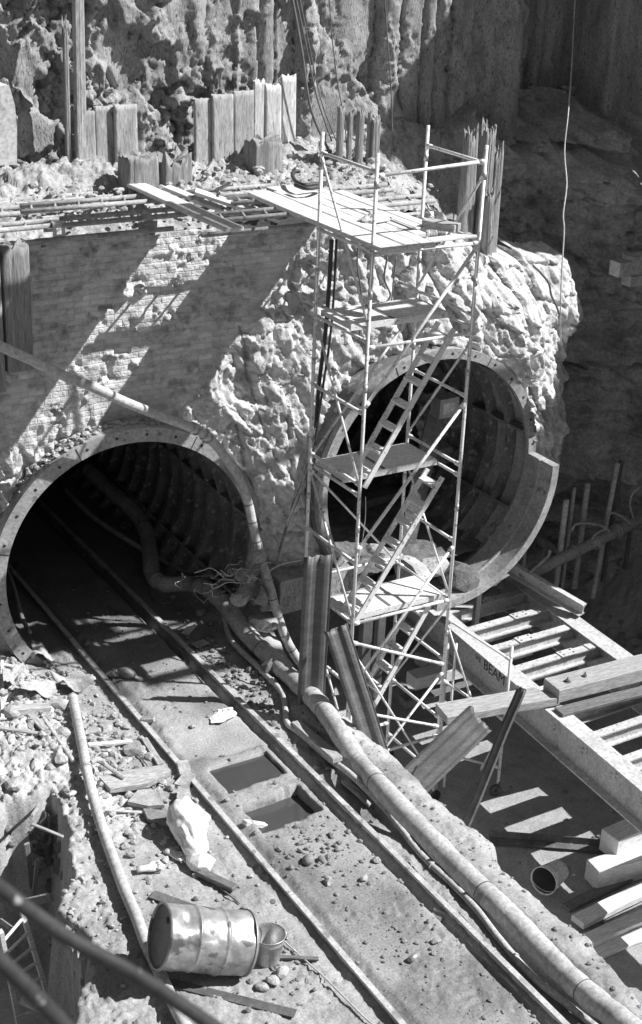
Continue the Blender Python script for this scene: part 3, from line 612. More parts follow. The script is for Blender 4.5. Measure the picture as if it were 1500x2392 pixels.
# planks on the top of the tower
PLK = [(10.27, 10.62, 15.10, 18.65, 0), (10.64, 10.87, 15.12, 18.55, .005), (10.89, 11.08, 15.12, 18.5, 0), (11.10, 11.28, 15.62, 18.4, .004), (11.30, 11.46, 15.9, 18.45, 0), (11.48, 11.66, 15.95, 18.3, 0)]
LB = ['widest scaffold plank along the left side of the tower top', 'second plank from the left on the tower top, its end sticking out', 'third plank from the left on the tower top, end sticking out', 'shorter plank on the tower top between the long three and the back pair', 'narrow plank on the tower top, next to the thick end block', 'rearmost plank on the tower top beside the back right leg']
for (x0, x1, y0, y1, dz), lb in zip(PLK, LB):
    o = board('scaffold_plank', ((x0+x1)/2, y0, 8.83+dz), ((x0+x1)/2+.02, y1, 8.83+dz), x1-x0, .06, 'timber', warp=.004); tag(o, lb, 'plank', 'planks laid over the tower top')
o = board('timber_block', (11.5, 15.98, 8.90), (11.72, 15.55, 8.90), .20, .1, 'worn_timber'); tag(o, 'thick short timber block lying across the planks of the tower top', 'timber')
o = board('cross_board', (11.15, 15.42, 8.815), (11.9, 15.44, 8.815), .16, .035, 'timber'); tag(o, 'thin bright board across the right front of the tower top', 'board')
# crumpled cloth on the planks
n = 40; u, v = np.meshgrid(np.linspace(-1, 1, n), np.linspace(-1, 1, n)); r = np.hypot(u, v)
hh = (.075*np.exp(-(r*1.3)**2)+.06*np.abs(ridged(u*1.7+2, v*1.7, 3))*np.clip(1.1-r, 0, 1)); k = 1/np.maximum(1, r/(.9+.2*perlin(np.arctan2(v, u)*1.5, r*0)))
o = grid('work_cloth', np.stack([11.03+u*k*.27+.05*v, 16.45+v*k*.2, 8.868+hh], -1), 'cloth'); tag(o, 'crumpled pale cloth lying on the planks of the tower top', 'cloth')

# ---- lattice girders lying along the top of the headwall
def girder(x0, x1, ya, yb, z, label, zb=-.22, rstep=.34, sk=.12, clamp=None):
    t = thing('lattice_girder', ((x0+x1)/2, (ya+yb)/2, z), label, 'girder', 'lattice girders along the top of the headwall')
    for y, zz, dx in ((ya, 0, 0), (yb, 0, .12), ((ya+yb)/2, zb, -.08)):
        mb = MB(); mb.tube([(x0+dx, y, z+zz), (x1+dx, y, z+zz)], .034, 10); put('chord', mb, 'cast_iron', t, True)
    x = x0+.15
    while x < x1-.1:
        mb = MB(); mb.tube([(x, ya, z), (x+sk, yb, z)], .019, 6); put('rung', mb, 'cast_iron', t, True)
        x += rstep
    if clamp:
        for y in (ya-.02, yb+.03):
            mb = MB(); mb.box((clamp-.07, y-.035, z-.15), (clamp-.02, y-.027, z+.05)); mb.box((clamp+.05, y-.035, z-.15), (clamp+.1, y-.027, z+.05)); mb.box((clamp-.02, y-.035, z-.02), (clamp+.05, y-.027, z+.05)); mb.box((clamp-.07, y-.0265, z+.03), (clamp+.1, y+.03, z+.05)); mb.box((clamp-.02, y-.035, z-.15), (clamp+.05, y-.027, z-.11))
            put('clamp', mb, 'steel_light', t)
    return t
girder(4.6, 7.35, 18.18, 18.46, 8.75, 'front lattice girder running out of the left edge along the headwall top', clamp=7.22)
girder(7.2, 8.95, 17.95, 18.30, 8.80, 'front lattice girder ending under the leftmost loose plank')
girder(4.6, 7.6, 19.0, 19.36, 8.75, 'middle lattice girder out of the left edge, behind the front one', clamp=7.2)
girder(4.6, 8.9, 19.58, 19.85, 8.74, 'rear lattice girder out of the left edge, nearest the timber stump', clamp=7.0)
girder(7.0, 8.95, 18.86, 19.2, 8.80, 'middle lattice girder ending below the loose planks near the stump')
girder(9.9, 12.6, 18.38, 18.72, 8.78, 'right lattice girder half buried in rubble behind the tower')
girder(9.15, 12.72, 17.48, 17.84, 8.79, 'right lattice girder nearest the tower, passing behind its back legs')
girder(9.5, 10.9, 18.85, 19.2, 8.80, 'short lattice girder between the loose planks and the coiled hose')
# three loose planks and two boards
for pa, pb_, wd, lb in [((9.0, 19.75, 8.87), (9.03, 16.66, 8.87), .27, 'leftmost of the three bright loose planks across the lattice girders'), (onz(388, 438, 8.86), onz(578, 514, 8.52), .19, 'narrow middle one of the three bright loose planks across the girders'), (onz(455, 446, 8.88), onz(655, 515, 8.50), .27, 'right loose plank across the girders, its broken end above the brickwork')]:
    o = board('loose_plank', pa, pb_, wd, .055, 'timber', warp=.006); tag(o, lb, 'plank', 'loose planks across the lattice girders')
o = board('walkway_board', (10.95, 18.9, 8.84), (11.05, 17.7, 8.84), .45, .03, 'timber', warp=.006); tag(o, 'broad dusty board between the two right lattice girders', 'board')

# ---- rotten timbers, stumps and lagging boards round the berm
def stump(name, c, wx, wy, h, label, cat, m_='old_timber', jag=.12, lean=(0, 0), nu=28, group=None, spl=.03, taper=.1):
    c = V(c); a = np.linspace(0, 2*np.pi, nu*2, endpoint=False); sq = 1/np.maximum(np.abs(np.cos(a)), np.abs(np.sin(a)))**.75
    ks = RNG.uniform(0, 40); g = spl*ridged(a*4+ks, a*0+ks, 2)
    t = np.linspace(0, 1, 14)[:, None]; hh = h*(1+jag*np.clip(perlin(a*2.4+ks, a*0+3)*1.6+.5*perlin(a*6+ks, a*0), -1, 1))[None]
    s = (sq+g*5)*(1-taper*t)+.03*fbm(a[None]*3+ks, t*5, 3)
    P = np.stack([c[0]+s*np.cos(a)*wx/2+lean[0]*t, c[1]+s*np.sin(a)*wy/2+lean[1]*t, c[2]+t*hh], -1)
    P = np.concatenate([P, P[:, :1]], 1)
    capc = P[-1].mean(0); cap = np.stack([P[-1]*(1-k)+(capc-V((0, 0, .3*jag*h)))*k for k in (0, .5, .98)])
    P = np.concatenate([P, cap])
    o = grid(name, P, m_, smooth=False); return tag(o, label, cat, group)
stump('timber_stump', (9.12, 19.75, 8.25), .52, .4, 1.0, 'big square rotten timber stump behind the lattice girders', 'stump', jag=.05)
stump('timber_stump', (9.72, 19.85, 8.3), .5, .4, .85, 'rotten crumbling stump touching the big square stump', 'stump', jag=.2)
stump('timber_stump', (11.35, 20.1, 8.5), .5, .38, .8, 'low frayed timber stump in the rubble below the bright boards', 'stump', jag=.1, spl=.05)
for x, wd, h, lb in [(5.55, .42, 1.0, 'rotten upright timber at the left edge, first of the row'), (6.0, .42, 1.12, 'second rotten upright timber from the left edge'), (6.42, .36, 1.0, 'splintered upright timber ending the row at the left edge')]:
    stump('wall_timber', (x, 19.3, 8.3), wd, .28, h, lb, 'timber', jag=.12, spl=.04)
# upright timber wall below the girders at the far left
for x, wd, zb, zt, lb in [(5.75, .40, 6.6, 8.65, 'upright wall timber at the far left, below the girders'), (6.15, .37, 6.7, 8.65, 'middle upright wall timber below the girders at the left'), (6.55, .36, 6.95, 8.6, 'ragged right end timber of the wall below the girders')]:
    stump('wall_timber', (x, 17.98, zb), wd, .22, zt-zb, lb, 'timber', jag=.03, spl=.02, taper=.02, group='upright timbers under the girders')
# tall splintered post with a pale face
stump('splintered_post', (8.55, 20.5, 9.0), .15, .13, 2.6, 'tall pale splintered timber post against the back wall', 'post', 'board_concrete', jag=.02, spl=.03, lean=(.06, .1))
stump('splintered_post', (8.38, 20.55, 9.0), .07, .08, 1.9, 'thin dark splintered post beside the tall pale one', 'post', jag=.12, spl=.05)
for i, (x, y, wd, z, h, lean, lb) in enumerate([(14.35, 18.85, .24, 7.4, 2.0, (.05, .1), 'rotten splintered pile leaning behind the tower top, left of three'), (14.62, 18.85, .22, 7.3, 2.15, (.12, .1), 'tallest rotten splintered pile behind the tower'), (14.92, 18.95, .2, 7.3, 1.8, (.10, .1), 'rotten splintered pile behind the tower, right of three'), (14.7, 18.7, .16, 7.0, 1.5, (-.05, 0), 'short rotten pile stub in front of the three splintered piles')]):
    stump('rotten_pile', (x, y, z), wd, .2, h, lb, 'pile', jag=.09, spl=.05, lean=lean, taper=.25)
for i, (px, pyb, pyt, wd, lb) in enumerate([(790, 420, 250, .09, 'thin dark upright stake left of the tower top'), (812, 430, 262, .07, 'thin split stake between two others near the hanging ropes'), (835, 425, 258, .10, 'upright stake beside the broad one behind the tower'), (868, 420, 275, .15, 'broad upright stake just left of the pale mound'), (858, 400, 262, .06, 'very thin stake against the broad stake')]):
    p = onY(px, pyb, 19.9); stump('timber_stake', (p[0], 19.9, p[2]-.1), wd, wd, zat(p[0], 19.9, pyt)-p[2]+.1, lb, 'stake', jag=.06, spl=.03)
# lagging boards standing against the back wall
for pl_, pr_, pt, pb, Yy, m_, lb in [((180), 224, 262, 352, 20.45, 'board_concrete', 'broken-topped grey lagging board right of the pale post'), (224, 268, 250, 352, 20.5, 'board_concrete', 'middle of three grey lagging boards right of the pale post'), (270, 322, 246, 348, 20.42, 'board_concrete', 'square-topped lagging board, right of the three beside the pale post'), (455, 496, 232, 346, 20.45, 'board_concrete', 'darker lagging board left of the bright row'), (497, 545, 222, 336, 20.4, 'board_concrete', 'broad lagging board in the row, striped by thin shadows'), (546, 592, 214, 331, 20.42, 'board_concrete', 'broad lagging board in the row, beside the bright ones'), (593, 618, 190, 325, 20.45, 'ply', 'narrow bright lagging board with a torn top'), (620, 656, 200, 322, 20.42, 'ply', 'brightest broad lagging board under the fluted wall'), (657, 690, 180, 312, 20.5, 'ply', 'right end lagging board of the bright row')]:
    a = onY(pl_, pb, Yy); b = onY(pr_, pb, Yy); x = (a[0]+b[0])/2; z0 = min(a[2], b[2])-.25; z1 = zat(x, Yy, pt)
    stump('lagging_board', (x, Yy, z0), abs(b[0]-a[0])*1.02, .07, z1-z0, lb, 'board', m_ if m_ != 'ply' else 'board_pale', jag=.012 if m_ != 'ply' else .04, spl=.003, taper=.0, lean=(.01, .06), group='lagging boards against the back wall')
# splinters on the berm
for a, b, wd, lb in [((448, 425), (455, 392), .07, 'short dark upright splinter in the berm rubble'), ((478, 418), (503, 378), .10, 'pale forked splinter leaning in the berm rubble'), ((505, 445), (540, 430), .06, 'thin pale stick lying on the berm rubble')]:
    p = onz(*a, 8.8); q = onz(*b, 9.0) if a[1]-b[1] < 20 else onY(*b, p[1]+.15)
    o = board('splinter', p, q, wd, .03, 'worn_timber', warp=.01, up=(0, -1, .3)); tag(o, lb, 'splinter')
# boxes at the left edge
mb = MB()
a = [onY(0, 385, 18.9), onY(40, 385, 18.9), onY(40, 300, 18.9), onY(35, 245, 18.9), onY(22, 200, 18.9), onY(0, 200, 18.9)]
vs = [p for p in a]+[p+V((0, .35, 0)) for p in a]; vs[0] = a[0]-V((.5, 0, 0)); vs[5] = a[5]-V((.5, 0, 0)); vs[6] = vs[0]+V((0, .35, 0)); vs[11] = vs[5]+V((0, .35, 0))
mb.add(vs, [(0, 1, 2, 3, 4, 5), (11, 10, 9, 8, 7, 6)]+[(k, 6+k, 6+(k+1) % 6, (k+1) % 6) for k in range(6)])
o = put('steel_skip', mb, 'steel_light'); tag(o, 'pale steel box with sloping side at the left edge', 'skip'); o['label'] = 'pale panelled steel box cut by the left edge, beside the back wall'

# ---- ropes and cables
def line(name, pts, r, m_, label, cat, k=8, n=6, group=None):
    mb = MB(); mb.tube(smooth_path(pts, k), r, n); return tag(put(name, mb, m_, None, True), label, cat, group)
for i, (pts, r, lb) in enumerate([([(680, -20), (705, 120), (725, 250), (760, 335), (805, 420)], .022, 'thickest hanging hose, left of the ropes above the tower'), ([(688, -20), (716, 110), (740, 225), (775, 330)], .013, 'dark rope hanging just right of the thick hose'), ([(697, -20), (725, 120), (752, 240), (790, 340), (815, 410)], .010, 'thin rope right of the dark hanging rope'), ([(768, -20), (776, 90), (790, 200), (806, 290), (812, 400)], .010, 'thin rope hanging by the upright stakes')]):
    line('hanging_rope', [onY(x, y, 20.35-.25*j/len(pts)) for j, (x, y) in enumerate(pts)], r, 'cable', lb, 'rope', group='ropes hanging above the tower')
line('hanging_rope', [onY(x, y, 20.2) for x, y in [(898, -20), (905, 90), (913, 200), (918, 330), (928, 465)]], .011, 'cable', 'single thin rope hanging between the tower back legs', 'rope', group='ropes hanging above the tower')
line('hanging_cable', [onY(x, y, Yy) for x, y, Yy in [(1345, -30, 20.6), (1340, 60, 20.3), (1336, 150, 19.6), (1328, 260, 18.6), (1319, 350, 18.3), (1324, 430, 17.9), (1316, 500, 17.6), (1318, 540, 17.5), (1312, 640, 17.3), (1309, 740, 17.2), (1310, 800, 17.25)]], .011, 'pipe_pale', 'thin pale cable hanging down the dark bank on the right', 'cable')
for i, (pts, r, lb) in enumerate([([(775, 560), (768, 680), (760, 780), (745, 900), (738, 1000)], .030, 'thick dark hose hanging down the headwall behind the left tower legs'), ([(786, 560), (780, 690), (770, 800), (752, 920), (735, 1040)], .018, 'dark hose hanging right of the thick one behind the tower'), ([(838, 560), (835, 620), (845, 700), (838, 800)], .012, 'thin cable on the headwall left of the front tower leg'), ([(905, 600), (898, 650), (912, 690), (893, 715)], .014, 'short kinked cable on the headwall below the tower top'), ([(925, 600), (920, 650), (914, 712)], .010, 'short straight cable on the headwall below the tower top'), ([(742, 1000), (728, 1080), (700, 1160), (672, 1230), (640, 1330)], .008, 'thin wire slanting down the pier left of the tower'), ([(738, 1010), (715, 1100), (680, 1190), (650, 1290)], .008, 'second thin wire slanting down the pier left of the tower'), ([(745, 990), (722, 1060), (690, 1150), (662, 1260)], .006, 'finest wire slanting down the pier left of the tower')]):
    line('wall_cable', [onY(x, y, 17.35-.1*(y > 900)) for x, y in pts], r, 'rubber' if r > .015 else 'cable', lb, 'cable', group='cables down the headwall')
# root or crack like cables on the pale mound
line('wall_cable', [onY(x, y, 17.45) for x, y in [(1245, 620), (1262, 636), (1282, 662), (1288, 690), (1300, 715), (1310, 745)]], .018, 'cable', 'dark bent cable lying over the pale rock mound', 'cable', group='cables down the headwall')
# coil of hose on the berm
line('coiled_hose', [onz(x, y, 9.0-.0*i) for i, (x, y) in enumerate([(700, 400), (686, 402), (684, 412), (692, 424), (710, 432), (735, 430), (760, 428), (745, 436), (715, 440), (690, 432)])], .03, 'rubber', 'black hose coiled on the berm behind the tower', 'hose')

# ---- track: two rails with sleepers' chairs hidden in the mud
RPROF = [(-.06, 0), (.06, 0), (.06, .012), (.012, .03), (.012, .095), (.034, .105), (.034, .135), (-.034, .135), (-.034, .105), (-.012, .095), (-.012, .03), (-.06, .012)]
for fx, lb in ((xl, 'left rail of the track leading into the left tunnel'), (xr, 'right rail of the track, beside the long pale hose')):
    mb = MB(); mb.prism(RPROF, (fx(6.4), 6.4, 2.325), (fx(29.), 29., 2.325)); o = put('track_rail', mb, 'rail_steel'); tag(o, lb, 'rail', 'rails of the track')
# ---- long hoses on the ledge
DUCT = [(205, 1095), (258, 1145), (312, 1192), (342, 1240), (352, 1300), (358, 1345), (385, 1365), (440, 1365), (488, 1378), (530, 1418), (575, 1478), (640, 1545), (700, 1600), (750, 1650), (795, 1715), (838, 1780), (900, 1850), (1000, 1955), (1100, 2055), (1190, 2140), (1290, 2245), (1370, 2320), (1450, 2385), (1540, 2460)]
pts = []
for x, y in DUCT:
    if y < 1370: p = onz(x, y, 2.36+.35*max(0, (1340-y)/245.)+.12)
    else: p = G(x, y, .15 if y > 1650 else .12)
    pts.append(p)
P = smooth_path(pts, 12); rr = [.135+.012*float(perlin(np.array([i*.21]), np.array([2.]))[0])+.006*float(perlin(np.array([i*.7]), np.array([7.]))[0])+.003*(i % 2) for i in range(len(P))]
mb = MB(); mb.tube(P, .13, 20, rr=rr); o = put('pumping_hose', mb, 'hose', None, True); tag(o, 'long thick pale hose out of the left tunnel along the right of the track', 'hose')
for k in range(3, len(P)-3, 31): put('hose_band', MB().tube([P[k]-(P[k+1]-P[k])*.12, P[k]+(P[k+1]-P[k])*.12], rr[k]+.004, 20), 'steel_dark', o)
THIN = [(525, 1440), (532, 1475), (548, 1505), (600, 1555), (645, 1600), (662, 1625), (667, 1660), (672, 1690), (700, 1712), (760, 1765), (815, 1805), (862, 1850), (905, 1895), (945, 1945), (975, 1985), (1010, 2022), (1050, 2058), (1110, 2120), (1160, 2185), (1215, 2250), (1265, 2300), (1330, 2350), (1400, 2405)]
P = smooth_path([G(x, y, .05) for x, y in THIN], 8)
mb = MB(); mb.tube(P, .042, 12); o = put('air_hose', mb, 'pipe_pale', None, True); tag(o, 'thin hose lying between the right rail and the thick pale hose', 'hose')
for k in (26, 30, 120, 150): put('hose_joint', MB().tube([P[k], P[k]+(P[k+1]-P[k])*.35], .056, 12), 'steel_light', o)
LEFTP = [(170, 1632), (182, 1690), (193, 1745), (203, 1800), (216, 1855), (236, 1925), (262, 2000), (290, 2075), (318, 2140), (340, 2200), (365, 2255), (392, 2315), (415, 2362), (440, 2410)]
P = smooth_path([G(x, y, .16 if y < 1900 else .10) for x, y in LEFTP], 6)
mb = MB(); mb.tube(P, .066, 16); o = put('water_pipe', mb, 'pipe_pale', None, True); tag(o, 'pale pipe along the left edge of the ledge, running under the drum', 'pipe')
mb = MB(); mb.tube([P[0]-(P[1]-P[0])*.15, P[0]+(P[1]-P[0])*.5], .078, 16); put('pipe_collar', mb, 'pipe_pale', o, True)
mb = MB(); q = P[17]; mb.tube([q, q+unit(P[18]-q)*.05], .08, 16); mb.tube(smooth_path([q+V((.06, -.02, .05)), q+V((.16, 0, .04)), q+V((.28, -.15, -.04)), q+V((.38, -.3, -.12))]), .03, 8); put('pipe_strap', mb, 'cast_iron', o)
UPP = [(-40, 785), (0, 808), (75, 842), (150, 878), (220, 905), (290, 938), (360, 966), (430, 992), (470, 1010), (505, 1040), (535, 1080), (560, 1120), (580, 1175), (594, 1240), (612, 1310), (632, 1375), (650, 1440), (672, 1500), (700, 1545), (735, 1590)]
P = smooth_path([onY(x, y, 17.55 if y < 1000 else (17.6 if y < 1200 else 17.6-.0012*(y-1200)*1.2)) for x, y in UPP], 6)
mb = MB(); mb.tube(P, .068, 14); o = put('delivery_hose', mb, 'pipe_pale', None, True); tag(o, 'hose sloping over the left tunnel mouth and down its right side', 'hose')
for k in (44, 49): put('hose_coupling', MB().tube([P[k], P[k]+unit(P[k+1]-P[k])*.12], .088, 14), 'galvanised', o, True)
for k in range(72, len(P)-2, 4): put('hose_tie', MB().tube([P[k], P[k]+unit(P[k+1]-P[k])*.02], .071, 14), 'cable', o)
# pipes inside the left tunnel
line('tunnel_pipe', [onz(x, y, 2.36+.1+.25*max(0, (1320-y)/150.)) for x, y in [(150, 1140), (215, 1205), (300, 1262), (380, 1310), (455, 1346), (520, 1372)]], .05, 'cast_iron', 'straight dark pipe inside the left tunnel crossing over the thick hose', 'pipe')
line('tunnel_pipe', [onz(x, y, 2.6) for x, y in [(14, 1325), (30, 1365), (45, 1420), (55, 1450), (70, 1478)]], .035, 'cast_iron', 'short pipe along the left wall of the left tunnel', 'pipe')
# tangle of wires at the right foot of the left tunnel
for i in range(26):
    x, y = RNG.normal(545, 38), RNG.normal(1358, 22); pts = []
    an = RNG.uniform(0, 6.3)
    for j in range(6):
        x2 = x+(j-2.5)*RNG.uniform(8, 17)*math.cos(an)+RNG.normal(0, 8); y2 = y+(j-2.5)*RNG.uniform(3, 8)*math.sin(an)*.7+RNG.normal(0, 6)
        pts.append(onY(x2, y2, 17.2+RNG.uniform(-.25, .1)))
    line('loose_wire', pts, RNG.choice([.004, .005, .007]), 'cable_pale' if i % 3 else 'cable', 'one loose wire in the tangle at the right foot of the left tunnel', 'wire', 5, 5, 'tangled wires at the left tunnel foot')
line('loose_wire', [onY(x, y, 17.1) for x, y in [(620, 1345), (632, 1332), (660, 1318), (706, 1308)]], .010, 'cable_pale', 'pale wire looping from the tangle to the upright steel sheet', 'wire')
line('loose_wire', [onz(x, y, 2.4) for x, y in [(330, 1345), (350, 1362), (352, 1390), (370, 1408), (420, 1405), (445, 1392)]], .012, 'cable', 'dark cable loop on the tunnel floor beside the thick hose', 'wire')
line('loose_wire', [G(x, y, .03) for x, y in [(322, 1762), (350, 1800), (375, 1880), (400, 1950), (450, 2020), (510, 2070), (560, 2110)]], .010, 'cable', 'long thin wire over the stone slabs, past the white sack', 'wire')
line('loose_wire', [G(x, y, .04) for x, y in [(660, 2195), (710, 2240), (760, 2285), (800, 2325), (850, 2375), (880, 2400)]], .010, 'cable_pale', 'thin wire running from the bucket along the left rail', 'wire')
# ---- oil drum, bucket, sack, gloves
def drum():
    ax = unit((.924, -.214, -.30)); r, L = .335, .97
    g = G(575, 2275); rc = onz(574, 2203, LZ(g[0], g[1])+.31); base = rc-ax*L
    t = thing('oil_drum', base+ax*L/2-V((0, 0, r)), 'dented shiny steel oil drum lying on its side across the pale pipe', 'drum')
    nA, nL = 96, 90; s = np.linspace(0, L, nL)[:, None]; a = np.linspace(0, 2*np.pi, nA+1)[None]
    R = np.full((nL, nA+1), r)
    for q in (.345, .665): R = R+.014*np.exp(-((s-q*L)/.014)**2)
    R = R+.010*np.exp(-((s-.005)/.012)**2)+.010*np.exp(-((s-L+.005)/.012)**2)
    R = R+.018*fbm(s*4+.0*a, np.sin(a)*2+s*0+1, 3)*sstep(0, .12, s)*sstep(L, L-.12, s)-.045*np.exp(-((s-.2)/.10)**2-((a-1.25)/.35)**2)-.03*np.exp(-((s-.9)/.12)**2-((a-1.1)/.3)**2)
    h = unit(np.cross(ax, (0, 0, 1))); b = np.cross(h, ax)
    P = base+ax*s[..., None]+R[..., None]*(h*np.cos(a)[..., None]+b*np.sin(a)[..., None])
    grid('drum_body', P, 'drum_paint', t, flip=True)
    for q, sg, nm in ((.022, -1, 'drum_lid'), (L-.022, 1, 'drum_base')):
        mb = MB(); mb.lathe([(0, 0), (r-.07, 0), (r-.06, .006*sg), (r-.03, .006*sg), (r-.004, 0)], base+ax*q, ax, 64); ld = put(nm, mb, 'drum_lid', t, True)
        mb = MB(); mb.lathe([(r-.012, -sg*.0), (r-.012, sg*.026), (r+.012, sg*.026), (r+.012, 0)], base+ax*q, ax, 64); put('chime', mb, 'drum_paint', ld, True)
    mb = MB(); mb.lathe([(0, .012), (.03, .012), (.034, 0)], base+ax*.018+b*.2, -ax, 16); put('bung', mb, 'steel_dark', t)
drum()
def bucket(base, axis, label, r0=.125, r1=.178, h=.36, m_='galvanised', handle=None, name='bucket'):
    base = V(base); ax = unit(axis); t = thing(name, base, label, 'bucket')
    mb = MB(); mb.lathe([(0, .03), (r0-.006, .03), (r0, .02), (r0, 0), (r0+.004, 0), (r0+.007, .03), (r0+(r1-r0)*.8, h*.8), (r0+(r1-r0)*.8+.006, h*.81), (r0+(r1-r0)*.8+.002, h*.83), (r1, h), (r1+.008, h+.004), (r1+.006, h+.012), (r1-.004, h+.008), (r1-.008, h-.01), (r0-.003, .035), (0, .034)], base, ax, 48)
    b = put('bucket_body', mb, m_, t, True)
    if handle is not None: put('bucket_shade_lining', MB().lathe([(0, .04), (r0-.008, .042), (r1-.011, h-.012), (r1-.009, h-.011)], base, ax, 40), 'rubber', b, True)  # dark lining: the shade inside the tipped bucket, put into its colour
    hh = unit(np.cross(ax, (0, 0, 1))) if abs(ax[2]) < .9 else V((.9, -.43, 0)); q = np.cross(ax, hh)
    top = base+ax*h*.95; pts = []
    for k in range(17):
        f = math.pi*k/16; pts.append(top+hh*math.cos(f)*(r1+.015)+(q*.75+ax*.35*(1 if handle is None else handle))*math.sin(f)*(r1+.0))
    mb = MB(); mb.tube(pts, .005, 6); put('bucket_handle', mb, 'galvanised', t, True)
    mb = MB()
    for sg in (1, -1): mb.lathe([(0, -.008), (.022, -.008), (.022, .008), (0, .008)], top+hh*sg*(r1+.012)-ax*.01, hh, 10)
    put('handle_lug', mb, m_, t)
p = G(624, 2246); bucket((p[0], p[1], LZ(p[0], p[1])+.0), (.03, -.0, 1), 'galvanised bucket standing right of the oil drum')
p = onz(1290, 2060, .17); bucket(p+V((.2, .10, .06)), unit((-.86, -.30, .12)), 'dark bucket lying on its side on the pit floor near the timber baulks', r0=.15, r1=.2, h=.42, m_='ply', handle=0.2)
# sack: a filled bag leaning back along the slope, gathered in folds
def sack():
    a0, a1 = G(462, 2010, .07), G(426, 1915, .05); a1 = a1+V((0, .0, .14))
    ax = a1-a0; L = np.linalg.norm(ax); ax = ax/L; h = unit(np.cross(ax, (0, 0, 1))); b = np.cross(h, ax)
    nL, nA = 90, 96; s = np.linspace(0, 1, nL)[:, None]; a = np.linspace(0, 2*np.pi, nA+1)[None]
    R = np.interp(s, [0, .03, .1, .2, .27, .34, .5, .7, .85, .95, .985, 1], [.02, .10, .15, .155, .14, .16, .20, .215, .20, .165, .12, .01])
    ca, sa = np.cos(a), np.sin(a)
    wob_ = fbm(ca*1.3+s*2, sa*1.3+s, 3)
    fold = .016*np.sin(a*9+5*wob_)*np.exp(-((s-.30)/.13)**2)+.014*np.sin(a*7+4*wob_)*np.exp(-((s-.97)/.10)**2)
    fold = fold+.020*np.sin(s*46+5*wob_+1.2*np.sin(a))*np.exp(-((s-.52)/.14)**2)*(.6+.4*ca)
    fold = fold-.055*np.exp(-((s-.66)/.10)**2-((np.mod(a-1.2, 6.283)-.4)/.22)**2)-.04*np.exp(-((s-.72)/.13)**2-((np.mod(a-2.3, 6.283)-.3)/.16)**2)+.04*ridged(ca*.9+3, s*1.3+sa*.6, 1)*np.exp(-((s-.65)/.25)**2)
    R = R*(1+.16*fbm(ca+s*1.5, sa+s*2, 2))+fold
    fl = 1-.12*(sa < 0)
    P = a0+ax*(s*L)[..., None]+R[..., None]*(h*1.02*ca[..., None]+b*(sa*fl*.95)[..., None])+V((0, 0, .07))
    P[..., 2] += 0
    o = grid('sack', P, 'sacking', flip=True); tag(o, 'bright white filled sack slumped on the ledge beside the left rail', 'sack')
    mb = MB(); q = a1+ax*.01+V((0, 0, .10)); vs = []
    c = G(470, 2030); mb.rock((c[0], c[1], c[2]+.09), .16, (1.25, .8, .7), 2, .25); o = put('sack', mb, 'sacking', None, False); tag(o, 'small knotted white bundle at the lower end of the big sack', 'sack')
sack()
def glove(px, py, ang, lab, curl=.3):
    c = G(px, py, .02); d = V((math.cos(ang), math.sin(ang), 0)); e = V((-d[1], d[0], 0)); mb = MB()
    def B(p): return c+d*p[0]+e*p[1]+V((0, 0, p[2]))
    sk = lambda pts, rs: mb.tube([B(p) for p in pts], .02, 10, rr=rs)
    n = 10; vs = []; 
    prof = [(-.16, .055, .022), (-.10, .052, .026), (-.05, .05, .032), (0, .062, .036), (.05, .064, .034), (.075, .058, .028)]
    vs = [B((x, wy*math.cos(k*math.pi/6), .03+hz*math.sin(k*math.pi/6))) for x, wy, hz in prof for k in range(12)]
    mb.add(vs, [(i*12+k, i*12+(k+1) % 12, (i+1)*12+(k+1) % 12, (i+1)*12+k) for i in range(5) for k in range(12)]+[tuple(range(12))[::-1], tuple(range(60, 72))])
    for j, (y, ln) in enumerate([(-.047, .085), (-.017, .105), (.015, .10), (.046, .075)]):
        sk([(.06, y, .035), (.06+ln*.5, y*1.12, .05-.02*j*curl), (.06+ln, y*1.25, .025)], [.017, .0165, .012])
    sk([(-.02, .05, .03), (.03, .085, .035), (.075, .10, .025)], [.018, .017, .012])
    o = put('work_glove', mb, 'glove', None, True); tag(o, lab, 'glove')
    s = .95; 
glove(412, 2003, rad(-68), 'pale work glove lying palm down with fingers spread, near the white bundle'); glove(352, 2032, rad(-18), 'crumpled work glove left of the spread one, by a stone', -.4)
# ---- rubble
def stones(name, pts, m_, kind=None, label=None, cat=None, sub=1, rough=.22):
    mb = MB()
    for c, r, sq in pts: mb.rock(c, r, sq, sub, rough)
    o = put(name, mb, m_, None, False)
    if kind: tag(o, label, cat, kind=kind)
    return o
def scat(n, cx, cy, sx, sy, r0, r1, lim=None):
    o = []
    while len(o) < n:
        x, y = RNG.normal(cx, sx), RNG.normal(cy, sy)
        if lim and not lim(x, y): continue
        r = r0+(r1-r0)*RNG.random()**3; o.append(((x, y, float(ledge_z(np.array([x]), np.array([y]))[0])+r*.35), r, (1, RNG.uniform(.6, 1), RNG.uniform(.45, .8))))
    return o
onl = lambda x, y: 5.2 < x < xl(y)-.12 and y < 18.1
stones('rubble', scat(900, 6.55, 15.6, .55, 1.5, .015, .075, onl)+scat(350, 5.8, 16.8, .5, .7, .02, .085, onl)+scat(160, 5.3, 12.6, .3, .8, .012, .05, lambda x, y: x > 4.9), 'stone', 'stuff', 'loose pale rubble heaped left of the left rail', 'rubble')
stones('pebbles', scat(420, 8.2, 11.2, .55, 2.0, .008, .034, lambda x, y: xl(y)+.05 < x < xr(y)-.1)+scat(90, 7.95, 12.55, .35, .3, .012, .045, lambda x, y: y < 12.9)+scat(300, 9.5, 12, .25, 3, .008, .035, lambda x, y: x > xr(y)+.2), 'dark_stone', 'stuff', 'dark rounded pebbles scattered over the muddy ledge', 'pebbles', 1, .1)
